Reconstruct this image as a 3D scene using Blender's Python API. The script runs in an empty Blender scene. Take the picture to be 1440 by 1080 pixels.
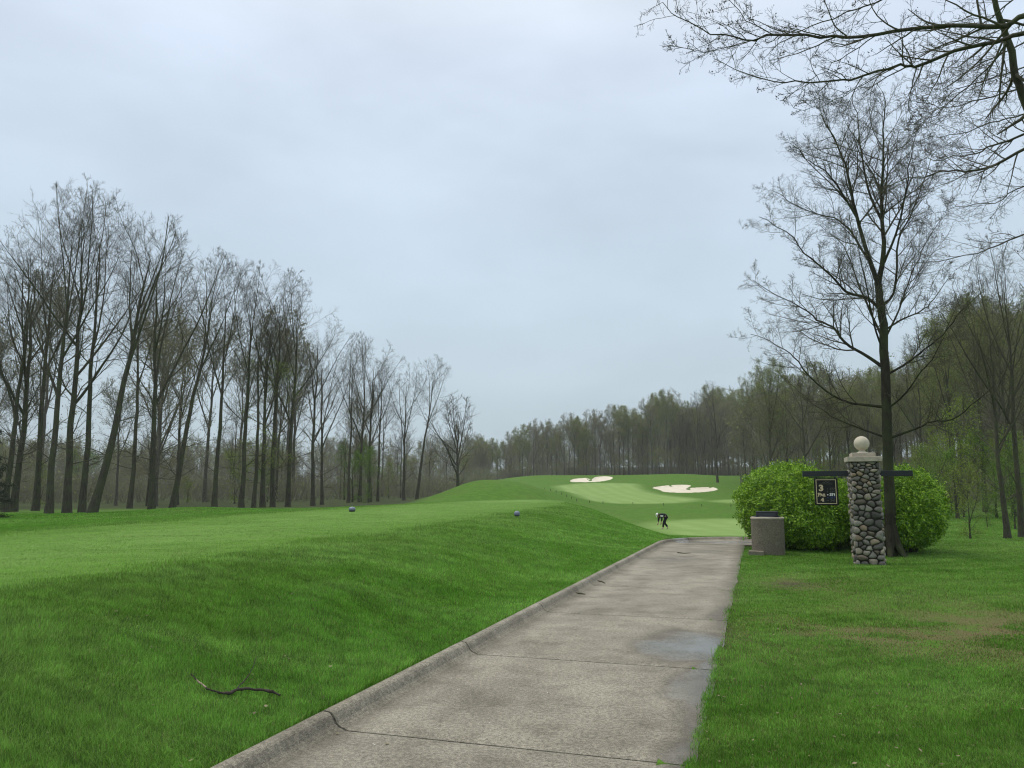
import bpy, bmesh, math, random
import numpy as np
from mathutils import Vector, Matrix
R = math.radians
sc = bpy.context.scene
COL = sc.collection
PI = math.pi

# ------------------------------------------------------------------ camera
F, PITCH, EYE = 1088.0, R(7.9), 1.55           # focal length in photo pixels (1440 wide)
cam_d = bpy.data.cameras.new('camera'); cam = bpy.data.objects.new('camera', cam_d); COL.objects.link(cam)
cam_d.lens = 36 * F / 1440; cam_d.sensor_width = 36; cam_d.clip_end = 5000; cam_d.clip_start = .05
cam.location = (0, 0, EYE); cam.rotation_euler = (R(90) + PITCH, 0, 0)
sc.camera = cam
sc.view_settings.view_transform = 'Standard'; sc.view_settings.look = 'None'
sc.cycles.use_denoising = True; sc.cycles.denoiser = 'OPENIMAGEDENOISE'; sc.cycles.denoising_input_passes = 'RGB_ALBEDO_NORMAL'; sc.cycles.denoising_prefilter = 'ACCURATE'; sc.cycles.use_adaptive_sampling = False; sc.cycles.filter_width = 1.15
sc.view_settings.exposure = 0; sc.view_settings.gamma = 1

def ray(px, py):
    x = (px - 720) / F; y = -(py - 540) / F
    return np.array([x, math.cos(PITCH) - y * math.sin(PITCH), math.sin(PITCH) + y * math.cos(PITCH)])
def on_ray(px, py, dist):
    """point on the sight line at that horizontal distance"""
    d = ray(px, py); k = dist / math.hypot(d[0], d[1])
    return np.array([d[0] * k, d[1] * k, EYE + d[2] * k])

# ------------------------------------------------------------------ helpers
def tag(o, label=None, cat=None, group=None, kind=None):
    if label: o['label'] = label
    if cat: o['category'] = cat
    if group: o['group'] = group
    if kind: o['kind'] = kind
    return o
def link(name, me, parent=None, mats=()):
    o = bpy.data.objects.new(name, me); COL.objects.link(o)
    for m in mats: me.materials.append(m)
    if parent: o.parent = parent
    return o
def empty(name, loc=(0, 0, 0), rz=0, sc_=1):
    o = bpy.data.objects.new(name, None); COL.objects.link(o)
    o.location = loc; o.rotation_euler = (0, 0, rz); o.scale = (sc_,) * 3; o.empty_display_size = .2
    return o
def np_mesh(name, V, faces, mat_idx=None, smooth=False, attrs=None):
    """V (n,3); faces list of int arrays (m,k); mat_idx list per face array; attrs {name:(type,array)}"""
    me = bpy.data.meshes.new(name)
    V = np.asarray(V, dtype=np.float32)
    faces = [np.asarray(f, dtype=np.int32) for f in faces if len(f)]
    nl = sum(f.size for f in faces); nf = sum(len(f) for f in faces)
    me.vertices.add(len(V)); me.vertices.foreach_set('co', V.ravel())
    me.loops.add(nl); me.polygons.add(nf)
    me.loops.foreach_set('vertex_index', np.concatenate([f.ravel() for f in faces]))
    tot = np.concatenate([np.full(len(f), f.shape[1], np.int32) for f in faces])
    st = np.zeros(nf, np.int32); st[1:] = np.cumsum(tot)[:-1]
    me.polygons.foreach_set('loop_start', st)
    if mat_idx is not None:
        mi = np.concatenate([np.full(len(f), m, np.int32) if np.isscalar(m) else np.asarray(m, np.int32) for f, m in zip(faces, mat_idx)])
        me.polygons.foreach_set('material_index', mi)
    if smooth: me.polygons.foreach_set('use_smooth', np.ones(nf, bool))
    for an, (ty, arr) in (attrs or {}).items():
        a = me.attributes.new(an, ty, 'POINT')
        a.data.foreach_set('color' if ty == 'FLOAT_COLOR' else 'value', np.asarray(arr, np.float32).ravel())
    me.update(); me.validate()
    return me
class MB:
    """collects vertices and faces of one mesh"""
    def __init__(s): s.V = []; s.F = []; s.n = 0
    def add(s, V, F):
        V = np.asarray(V, float); s.V.append(V)
        for f in F: s.F.append([i + s.n for i in f])
        s.n += len(V); return s
    def box(s, c, d, bev=0.0, M=None):
        bm = bmesh.new(); bmesh.ops.create_cube(bm, size=1)
        for v in bm.verts: v.co = Vector((v.co.x * d[0], v.co.y * d[1], v.co.z * d[2]))
        if bev > 0: bmesh.ops.bevel(bm, geom=list(bm.edges), offset=bev, segments=2, affect='EDGES', profile=.6)
        for v in bm.verts:
            v.co = v.co + Vector(c)
            if M is not None: v.co = M @ v.co
        bm.verts.ensure_lookup_table(); bm.verts.index_update()
        s.add([tuple(v.co) for v in bm.verts], [[v.index for v in f.verts] for f in bm.faces]); bm.free(); return s
    def lathe(s, prof, n=32, c=(0, 0, 0)):
        V = []; Fc = []
        for r, z in prof:
            for k in range(n):
                a = 2 * PI * k / n; V.append((c[0] + r * math.cos(a), c[1] + r * math.sin(a), c[2] + z))
        for i in range(len(prof) - 1):
            for k in range(n):
                k2 = (k + 1) % n; Fc.append([i * n + k, i * n + k2, (i + 1) * n + k2, (i + 1) * n + k])
        Fc.append(list(range(n - 1, -1, -1))); Fc.append([(len(prof) - 1) * n + k for k in range(n)])
        return s.add(V, Fc)
    def tube(s, P, Rr, n=8):
        V, Fq = tubes(np.array([P], float), np.array([Rr], float), n)
        Fq = [list(f) for f in Fq]; N = len(P)
        Fq.append(list(range(n - 1, -1, -1))); Fq.append([(N - 1) * n + k for k in range(n)])
        return s.add(V, Fq)
    def prism(s, poly, h, z=0, M=None):
        n = len(poly); V = [(x, y, z) for x, y in poly] + [(x, y, z + h) for x, y in poly]
        if M is not None: V = [tuple(M @ Vector(v)) for v in V]
        return s.add(V, [list(range(n - 1, -1, -1)), list(range(n, 2 * n))] + [[i, (i + 1) % n, n + (i + 1) % n, n + i] for i in range(n)])
    def build(s, name, mat, parent=None, smooth=False):
        me = bpy.data.meshes.new(name); me.from_pydata(np.concatenate(s.V).tolist(), [], s.F); me.update()
        if smooth: me.polygons.foreach_set('use_smooth', np.ones(len(me.polygons), bool))
        return link(name, me, parent, (mat,))

# numpy value noise -------------------------------------------------
def _hash(i, j, seed):
    n = (i.astype(np.int64) * 374761393 + j.astype(np.int64) * 668265263 + seed * 1442695041) & 0xffffffff
    n = ((n ^ (n >> 13)) * 1274126177) & 0xffffffff
    n = (n ^ (n >> 16)) & 0xffffff
    return n / float(0xffffff)
def vnoise(x, y, seed=0):
    xi = np.floor(x); yi = np.floor(y); fx = x - xi; fy = y - yi
    fx = fx * fx * (3 - 2 * fx); fy = fy * fy * (3 - 2 * fy)
    a = _hash(xi, yi, seed); b = _hash(xi + 1, yi, seed); c = _hash(xi, yi + 1, seed); d = _hash(xi + 1, yi + 1, seed)
    return (a * (1 - fx) + b * fx) * (1 - fy) + (c * (1 - fx) + d * fx) * fy
def fbm(x, y, seed=0, oct=3):
    s = 0; a = .5; t = 0
    for o in range(oct):
        s = s + a * vnoise(x * 2 ** o, y * 2 ** o, seed + o * 17); t += a; a *= .5
    return s / t
def sstep(a, b, x):
    t = np.clip((x - a) / (b - a), 0, 1); return t * t * (3 - 2 * t)
def sdist(x, y, poly):
    """signed distance to a polygon, positive inside"""
    x = np.asarray(x, float); y = np.asarray(y, float)
    best = np.full(x.shape, 1e18); inside = np.zeros(x.shape, bool); n = len(poly)
    for i in range(n):
        ax, ay = poly[i]; bx, by = poly[(i + 1) % n]
        dx, dy = bx - ax, by - ay
        t = np.clip(((x - ax) * dx + (y - ay) * dy) / (dx * dx + dy * dy + 1e-12), 0, 1)
        best = np.minimum(best, (x - ax - t * dx) ** 2 + (y - ay - t * dy) ** 2)
        if ay != by:
            c = ((ay > y) != (by > y)) & (x < (bx - ax) * (y - ay) / (by - ay) + ax); inside ^= c
    return np.where(inside, 1, -1) * np.sqrt(best)
def smooth_poly(poly, it=2):
    for _ in range(it):
        q = []
        for i in range(len(poly)):
            a = np.array(poly[i]); b = np.array(poly[(i + 1) % len(poly)])
            q += [tuple(a * .75 + b * .25), tuple(a * .25 + b * .75)]
        poly = q
    return poly

# ------------------------------------------------------------------ terrain heights
PA = R(17.4); SA, CA = math.sin(PA), math.cos(PA)   # heading of the cart path
def st(x, y): return x * SA + y * CA, x * CA - y * SA
def xy(s, t): return s * SA + t * CA, s * CA - t * SA
T_RIGHT, T_FOOT, T_BACK, S_END, S_NEAR = -.40, -2.67, -2.83, 26.4, 23.5
TEE_Z = .75
TEE = smooth_poly([(-3.2, 2.6), (-3.95, 6.1), (-3.3, 11.4), (-1.45, 20), (.7, 31), (2.7, 41), (3.6, 52), (2.2, 59), (-2.5, 55), (-7.3, 35), (-9.3, 27), (-9.7, 14.5), (-9.9, 7), (-9.0, 3.0)], 1)
def zy(r, y): return EYE + r * math.tan(PITCH - math.atan((y - 540) / F))
_rc = [0, 26, 38, 48, 60, 75, 100, 130, 150, 170, 190, 212, 226, 245, 300, 420, 1000, 2500]
_zc = [0, -.05, -.75, -1.05, zy(60, 742), zy(75, 731), zy(100, 709), zy(130, 698), zy(150, 691), zy(170, 682.5), zy(190, 675), zy(212, 667.5), zy(226, 667), 5.8, 7, 13, 32, 60]
_rl = [0, 12, 25, 45, 70, 100, 150, 250, 420, 1000, 2500]
_zl = [0, .3, .42, .42, .3, .4, .8, 2.5, 5, 10, 22]
_rr = [0, 30, 45, 60, 90, 130, 200, 420, 1000, 2500]
_zr = [0, .0, .25, .75, 2.2, 4.2, 7, 15, 40, 60]
def prof(r, rs, zs):
    out = 0
    for k in (-.06, 0, .06): out = out + np.interp(r * (1 + k), rs, zs)
    return out / 3
BUNK_PX = [[(799, 677), (805, 673), (815, 672), (824, 671.6), (827, 674), (832, 674.6), (835, 671.4), (840, 670), (850, 669), (857, 669.6), (863, 671), (860, 673.5), (854, 675.3), (838, 677.4), (819, 678)],
           [(914, 685), (924, 683.6), (936, 682), (951, 681), (965, 681), (973, 682), (969, 684.5), (965, 687), (984, 685), (1000, 684), (1008, 685.6), (1010.5, 688), (998, 691), (974, 692.6), (951, 692.6), (932, 691.2), (929, 688.6)]]
BUNK = []
def height(x, y, raw=False):
    x = np.asarray(x, float); y = np.asarray(y, float)
    r = np.hypot(x, y); az = np.degrees(np.arctan2(x, y))
    wl = 1 - sstep(-7, 2.5, az); wr = sstep(17.5, 25, az)
    back = sstep(0, -6, y)
    z = prof(r, _rl, _zl) * wl + prof(r, _rr, _zr) * wr + prof(r, _rc, _zc) * (1 - wl - wr)
    z = z * (1 - back) 
    s, t = st(x, y)
    # the grassy mound beyond the tee, with a long right shoulder
    gx = x + 1.6; gy = y - 92
    m = np.exp(-((np.abs(gx) / 6.6) ** 2.6)) * np.exp(-(gy / 14) ** 2)
    z = z + 3.0 * m
    m2 = np.exp(-((x - 6.5) / 4.6) ** 2) * np.exp(-((y - 112) / 20) ** 2)
    z = z + 1.3 * m2
    # crest humps round the bunkers
    z = z + .9 * np.exp(-((x - 41) / 10) ** 2 - ((y - 190) / 16) ** 2) - .5 * np.exp(-((x - 60) / 7) ** 2 - ((y - 205) / 16) ** 2)
    z = z + .35 * np.exp(-((x + 15) / 4.2) ** 2 - ((y - 38) / 4) ** 2)
    # near the path everything is level
    flat = sstep(T_BACK - .05, T_BACK + .02, t) * (1 - sstep(24, 30, s)) * sstep(-8, -2, s)
    z = z * (1 - flat * (1 - sstep(3, 12, t)))
    nearkerb = (1 - sstep(0, 4.5, T_BACK - t)) * (t < T_BACK + .1) * (1 - sstep(24, 28, s)) * (s > -6)
    z = z * (1 - nearkerb)
    # the tee plateau and its banks
    d = sdist(x, y, TEE)
    w = np.interp(s, [0, 6, 12, 20, 27, 34, 45, 60], [2.2, 2.9, 3.7, 4.5, 5.6, 6.4, 5.4, 5]); wL = sstep(-6.0, -9.8, x); w = w * (1 - wL) + 7.0 * wL
    k = 1 - np.clip(-d / w, 0, 1)
    dk = np.maximum(T_BACK - t, 0); k1 = dk / (dk + np.maximum(-d, 1e-6)); fb = np.maximum(sstep(24, 30, s), wL); k = k1 * (1 - fb) + k * fb
    k = np.where(d > 0, 1, k)
    k = .35 * k * k * (3 - 2 * k) + .35 * np.sin(k * PI / 2) + .30 * k
    k = np.where((t > T_BACK) & (s < 26.6), 0, k)
    verge = .085 * sstep(T_BACK - .9, T_BACK - .1, t) * (1 - sstep(T_BACK, T_BACK + .06, t)) * (1 - sstep(26, 28, s)) * (s > -8)
    und = (fbm(x * .35, y * .35, 5) - .5) * .04 * np.clip(-d / 1.5, 0, 1) * (1 - flat)
    z = np.maximum(z, z + (TEE_Z + .006 * (y - 25) * (y > 25) - z) * k) + verge * (1 - k) + und
    inpath = (t > T_BACK + .04) & (t < T_RIGHT - .22) & (s < S_END) & (s > -12)
    intail = (s > S_NEAR + .05) & (s < S_END - .02) & (t > T_BACK + .04) & (t < 4.2)
    z = np.where(inpath | intail, np.minimum(z, 0) - .05, z)
    z = z - .014 * np.exp(-((t - T_RIGHT) / .2) ** 4) * (s < 24)
    lawn = sstep(T_RIGHT + .1, T_RIGHT + .9, t) * (r < 70)
    z = z + lawn * (fbm(x * .22, y * .22, 9) - .5) * .16
    z = z + (fbm(x * .03, y * .03, 21) - .5) * 1.6 * sstep(60, 200, r) * (wl + wr * sstep(24, 30, az)) * .6
    if not raw:
        for b in BUNK:
            bd = sdist(x, y, b); z = z - .45 * sstep(-.3, .8, bd)
    return z
def hz(x, y): return float(height(np.array([x]), np.array([y]))[0])
RS = np.exp(np.linspace(math.log(1.2), math.log(900), 5200))
def at(px, py, raw=False):
    """where the sight line through a photo pixel meets the ground"""
    d = ray(px, py); d = d / math.hypot(d[0], d[1])
    X = d[0] * RS; Y = d[1] * RS; Z = EYE + d[2] * RS
    below = Z < height(X, Y, raw)
    i = int(np.argmax(below)) if below.any() else len(RS) - 1
    return np.array([X[i], Y[i], hz(X[i], Y[i])])
_b = [[tuple(at(px, py, True)[:2]) for px, py in poly] for poly in BUNK_PX]
BUNK = [smooth_poly(p, 1) for p in _b]
FAIR = smooth_poly([tuple(at(px, py, True)[:2]) for px, py in [(779, 684), (800, 681.5), (819, 679.6), (860, 679.2), (897, 680), (897, 686), (916, 694), (955, 699), (986, 702), (974, 705), (945, 708), (858, 707), (829, 704), (809, 696), (792, 688)]], 2)
FAIR2 = smooth_poly([tuple(at(px, py, True)[:2]) for px, py in [(994, 704.5), (1033, 702), (1090, 702), (1090, 709), (1033, 708)]], 1)
GREEN_L = smooth_poly([tuple(at(px, py, True)[:2]) for px, py in [(909, 737), (940, 732), (1000, 730), (1060, 729.5), (1120, 729.5), (1120, 752), (1050, 754), (960, 754), (925, 748)]], 1)

# ------------------------------------------------------------------ materials
def mat(name):
    m = bpy.data.materials.new(name); m.use_nodes = True
    nt = m.node_tree; nt.nodes.clear()
    out = nt.nodes.new('ShaderNodeOutputMaterial'); b = nt.nodes.new('ShaderNodeBsdfPrincipled')
    nt.links.new(b.outputs[0], out.inputs[0]); b.inputs['Roughness'].default_value = .85
    b.inputs['Specular IOR Level'].default_value = .25
    return m, nt, b, out
class NT:
    def __init__(s, nt): s.nt = nt
    def n(s, ty, **kw):
        o = s.nt.nodes.new(ty)
        for k, v in kw.items():
            if k.startswith('i_'):
                o.inputs[k[2:].replace('_', ' ')].default_value = v
            else: setattr(o, k, v)
        return o
    def l(s, a, b): s.nt.links.new(a, b)
    def pos(s): return s.n('ShaderNodeNewGeometry').outputs['Position']
    def noise(s, vec, scale, detail=3, rough=.55, dist=0):
        o = s.n('ShaderNodeTexNoise'); o.inputs['Scale'].default_value = scale; o.inputs['Detail'].default_value = detail
        o.inputs['Roughness'].default_value = rough; o.inputs['Distortion'].default_value = dist
        if vec is not None: s.l(vec, o.inputs['Vector'])
        return o.outputs['Fac']
    def vor(s, vec, scale, feat='F1'):
        o = s.n('ShaderNodeTexVoronoi', feature=feat); o.inputs['Scale'].default_value = scale
        s.l(vec, o.inputs['Vector']); return o
    def ramp(s, fac, stops):
        o = s.n('ShaderNodeValToRGB'); cr = o.color_ramp
        while len(cr.elements) < len(stops): cr.elements.new(.5)
        for e, (p, c) in zip(cr.elements, stops):
            e.position = p; e.color = (c[0], c[1], c[2], 1) if not np.isscalar(c) else (c, c, c, 1)
        s.l(fac, o.inputs[0]); return o.outputs[0]
    def mix(s, fac, a, b, mode='MIX'):
        o = s.n('ShaderNodeMix', data_type='RGBA', blend_type=mode)
        if np.isscalar(fac): o.inputs[0].default_value = fac
        else: s.l(fac, o.inputs[0])
        for v, i in ((a, 6), (b, 7)):
            if isinstance(v, (tuple, list)): o.inputs[i].default_value = (*v[:3], 1)
            else: s.l(v, o.inputs[i])
        return o.outputs[2]
    def math(s, op, a, b=None, c=None):
        o = s.n('ShaderNodeMath', operation=op)
        for v, i in ((a, 0), (b, 1), (c, 2)):
            if v is None: continue
            if np.isscalar(v): o.inputs[i].default_value = v
            else: s.l(v, o.inputs[i])
        return o.outputs[0]
    def mapr(s, v, a, b, c=0, d=1):
        o = s.n('ShaderNodeMapRange', interpolation_type='SMOOTHSTEP')
        s.l(v, o.inputs[0])
        for i, k in enumerate((a, b, c, d)): o.inputs[i + 1].default_value = k
        return o.outputs[0]
    def attr(s, name): return s.n('ShaderNodeAttribute', attribute_name=name)
    def scale(s, vec, sx, sy, sz):
        o = s.n('ShaderNodeVectorMath', operation='MULTIPLY'); s.l(vec, o.inputs[0]); o.inputs[1].default_value = (sx, sy, sz); return o.outputs[0]
    def bump(s, h, dist, strength=1):
        o = s.n('ShaderNodeBump'); o.inputs['Distance'].default_value = dist; o.inputs['Strength'].default_value = strength
        s.l(h, o.inputs['Height']); return o.outputs[0]
def simple(name, col, rough=.8, spec=.25, var=.25, scale=8, bump=0.0, metal=0):
    m, nt, b, _ = mat(name); t = NT(nt); tc = t.n('ShaderNodeTexCoord').outputs['Object']
    f = t.noise(tc, scale, 4)
    t.l(t.ramp(f, [(.25, tuple(c * (1 - var) for c in col)), (.75, tuple(c * (1 + var) for c in col))]), b.inputs['Base Color'])
    b.inputs['Roughness'].default_value = rough; b.inputs['Specular IOR Level'].default_value = spec; b.inputs['Metallic'].default_value = metal
    if bump: t.l(t.bump(t.noise(tc, scale * 4, 3), bump), b.inputs['Normal'])
    return m
# turf
def mat_ground():
    m, nt, b, _ = mat('turf'); t = NT(nt); p = t.pos()
    n_big = t.noise(p, .22, 4, .6); n_mid = t.noise(p, 1.3, 4, .65, .4); n_fine = t.noise(p, 26, 3, .7); n_vf = t.noise(p, 90, 2, .7)
    rough = t.ramp(n_mid, [(.25, (.060, .155, .012)), (.5, (.086, .205, .020)), (.75, (.122, .25, .034))])
    rough = t.mix(t.mapr(n_big, .35, .7, 0, .55), rough, (.120, .20, .036))
    rough = t.mix(t.mapr(n_fine, .35, .7), t.mix(1, rough, (.62, .62, .62), 'MULTIPLY'), rough)
    # worn straw patches
    straw = t.math('MULTIPLY', t.attr('worn').outputs['Fac'], t.mapr(t.noise(p, 2.2, 5, .7), .36, .54))
    rough = t.mix(straw, rough, t.mix(n_fine, (.095, .085, .036), (.17, .15, .07)))
    tee = t.ramp(n_mid, [(.3, (.112, .225, .040)), (.7, (.160, .285, .064))])
    tee = t.mix(t.mapr(t.noise(p, .45, 3), .4, .65, 0, .6), tee, (.185, .305, .080))
    tee = t.mix(t.mapr(n_vf, .3, .7), t.mix(1, tee, (.8, .82, .75), 'MULTIPLY'), tee)
    fair = t.ramp(t.noise(p, .35, 3), [(.3, (.180, .285, .082)), (.7, (.225, .335, .110))])
    s_ = t.scale(p, .115, .05, 0); w = t.n('ShaderNodeTexWave', wave_type='BANDS', bands_direction='X'); w.inputs['Scale'].default_value = 1; w.inputs['Distortion'].default_value = .4
    t.l(s_, w.inputs['Vector'])
    fair = t.mix(t.mapr(w.outputs['Fac'], .3, .7, 0, .35), fair, (.165, .265, .066))
    edge = t.math('MULTIPLY', t.math('SUBTRACT', t.noise(p, .9, 4), .5), 1.6)
    c = t.mix(t.mapr(t.math('ADD', t.attr('tee_edge').outputs['Fac'], edge), -2.0, 3.0), rough, tee)
    c = t.mix(t.mapr(t.math('ADD', t.attr('fair_edge').outputs['Fac'], edge), -2.2, 1.8), c, fair)
    litter = t.ramp(t.noise(p, 1.4, 5, .7), [(.3, (.028, .040, .014)), (.55, (.050, .064, .024)), (.75, (.060, .110, .024))])
    c = t.mix(t.attr('woods').outputs['Fac'], c, litter)
    soil_shade = t.math('MULTIPLY', t.attr('soil_shade').outputs['Fac'], t.mapr(t.noise(p, 3.5, 5, .7), .38, .55))
    c = t.mix(soil_shade, c, t.mix(n_fine, (.05, .038, .025), (.11, .085, .06)))
    t.l(c, b.inputs['Base Color']); b.inputs['Roughness'].default_value = .95; b.inputs['Specular IOR Level'].default_value = .12
    h = t.math('ADD', t.math('MULTIPLY', n_fine, .6), t.math('MULTIPLY', n_mid, 1.2))
    t.l(t.bump(h, .05, .7), b.inputs['Normal'])
    return m
def mat_blade(name, col, trans=.35):
    m, nt, b, out = mat(name); t = NT(nt)
    c = t.attr('tint').outputs['Color']
    c = t.mix(1, c, col, 'MULTIPLY')
    d = t.n('ShaderNodeBsdfDiffuse'); tr = t.n('ShaderNodeBsdfTranslucent'); mx = t.n('ShaderNodeMixShader'); mx.inputs[0].default_value = trans
    t.l(c, d.inputs[0]); t.l(c, tr.inputs[0]); t.l(d.outputs[0], mx.inputs[1]); t.l(tr.outputs[0], mx.inputs[2])
    g = t.n('ShaderNodeBsdfGlossy'); g.inputs['Roughness'].default_value = .45; g.inputs[0].default_value = (.9, .95, .9, 1)
    m2 = t.n('ShaderNodeMixShader'); m2.inputs[0].default_value = .015
    t.l(mx.outputs[0], m2.inputs[1]); t.l(g.outputs[0], m2.inputs[2]); t.l(m2.outputs[0], out.inputs[0])
    return m
def mat_leaf(name, c1, c2, trans=.4):
    m, nt, b, out = mat(name); t = NT(nt)
    rnd = t.n('ShaderNodeNewGeometry').outputs['Random Per Island']
    c = t.ramp(rnd, [(0, c1), (1, c2)])
    d = t.n('ShaderNodeBsdfDiffuse'); tr = t.n('ShaderNodeBsdfTranslucent'); mx = t.n('ShaderNodeMixShader'); mx.inputs[0].default_value = trans
    t.l(c, d.inputs[0]); t.l(c, tr.inputs[0]); t.l(d.outputs[0], mx.inputs[1]); t.l(tr.outputs[0], mx.inputs[2])
    g = t.n('ShaderNodeBsdfGlossy'); g.inputs['Roughness'].default_value = .4
    m2 = t.n('ShaderNodeMixShader'); m2.inputs[0].default_value = .04
    t.l(mx.outputs[0], m2.inputs[1]); t.l(g.outputs[0], m2.inputs[2]); t.l(m2.outputs[0], out.inputs[0])
    return m
def mat_bark(name, c1, c2, moss=None):
    m, nt, b, _ = mat(name); t = NT(nt); tc = t.n('ShaderNodeTexCoord').outputs['Object']
    p = t.scale(tc, 1, 1, .18)
    f = t.noise(p, 14, 5, .7, .5)
    c = t.ramp(f, [(.3, c1), (.7, c2)])
    if moss:
        c = t.mix(t.mapr(t.noise(tc, 1.6, 4), .42, .62, 0, .85), c, moss)
    t.l(c, b.inputs['Base Color']); b.inputs['Roughness'].default_value = .95; b.inputs['Specular IOR Level'].default_value = .15
    t.l(t.bump(f, .03, .9), b.inputs['Normal'])
    return m
M = {}
M['turf'] = mat_ground()
M['blade'] = mat_blade('grass_blade', (1, 1, 1))
M['bark'] = mat_bark('bark', (.030, .029, .022), (.105, .099, .076), (.074, .084, .045))
M['bark_moss'] = mat_bark('mossy_bark', (.018, .017, .012), (.05, .046, .033), (.050, .062, .028))
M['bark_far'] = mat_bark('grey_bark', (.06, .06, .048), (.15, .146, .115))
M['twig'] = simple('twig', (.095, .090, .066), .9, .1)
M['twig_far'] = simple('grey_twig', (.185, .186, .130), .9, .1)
M['bud'] = mat_leaf('brown_bud', (.14, .135, .06), (.25, .24, .11))
M['leaf_olive'] = mat_leaf('olive_leaf', (.15, .185, .045), (.26, .295, .085))
M['leaf_young'] = mat_leaf('young_leaf', (.13, .20, .020), (.23, .30, .045))
M['leaf_green'] = mat_leaf('spring_leaf', (.075, .17, .016), (.16, .27, .03))
M['leaf_dark'] = mat_leaf('dark_bud_leaf', (.03, .028, .014), (.07, .062, .028))
M['leaf_bush'] = mat_leaf('bush_leaf', (.050, .165, .008), (.330, .540, .028), .16)
M['needle'] = mat_leaf('needle', (.010, .022, .010), (.022, .042, .018), .2)

# ------------------------------------------------------------------ world and light
def make_world():
    w = bpy.data.worlds.new('World'); sc.world = w; w.use_nodes = True
    nt = w.node_tree; nt.nodes.clear(); t = NT(nt)
    out = t.n('ShaderNodeOutputWorld'); bg = t.n('ShaderNodeBackground'); bg.inputs[1].default_value = .1
    sky = t.n('ShaderNodeTexSky', sky_type='NISHITA', sun_disc=False); sky.sun_elevation = R(62); sky.sun_rotation = R(-62)
    g = t.n('ShaderNodeTexCoord').outputs['Generated']
    sep = t.n('ShaderNodeSeparateXYZ'); t.l(g, sep.inputs[0])
    up = t.ramp(sep.outputs[2], [(0, (5.0, 6.2, 6.8)), (.12, (5.4, 6.55, 7.3)), (.30, (6.0, 7.2, 8.4)), (.50, (6.9, 7.95, 9.4)), (1, (16, 15.6, 14.4))])
    # ramp colours above 1 are kept by scaling afterwards
    cl = t.noise(t.scale(g, 1, 1, 2.2), 1.7, 4, .5, .4)
    cl2 = t.noise(t.scale(g, 1, 1, 2.5), 4.0, 4, .55)
    k = t.math('ADD', t.mapr(cl, .3, .7, .90, 1.07), t.mapr(cl2, .3, .7, -.035, .035))
    mul = t.n('ShaderNodeVectorMath', operation='SCALE'); t.l(up, mul.inputs[0]); t.l(k, mul.inputs['Scale'])
    mx = t.mix(.05, mul.outputs[0], sky.outputs[0])
    t.l(mx, bg.inputs[0]); t.l(bg.outputs[0], out.inputs[0])
make_world()
sl = bpy.data.lights.new('sun', 'SUN'); so = bpy.data.objects.new('sun', sl); COL.objects.link(so)
sl.energy = 1.5; sl.angle = R(25); sl.color = (1, .93, .82)
_az = R(-62); _el = R(62)
sd = Vector((math.sin(_az) * math.cos(_el), math.cos(_az) * math.cos(_el), math.sin(_el)))
so.rotation_euler = sd.to_track_quat('Z', 'Y').to_euler(); so.location = (-20, -20, 40)

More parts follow.
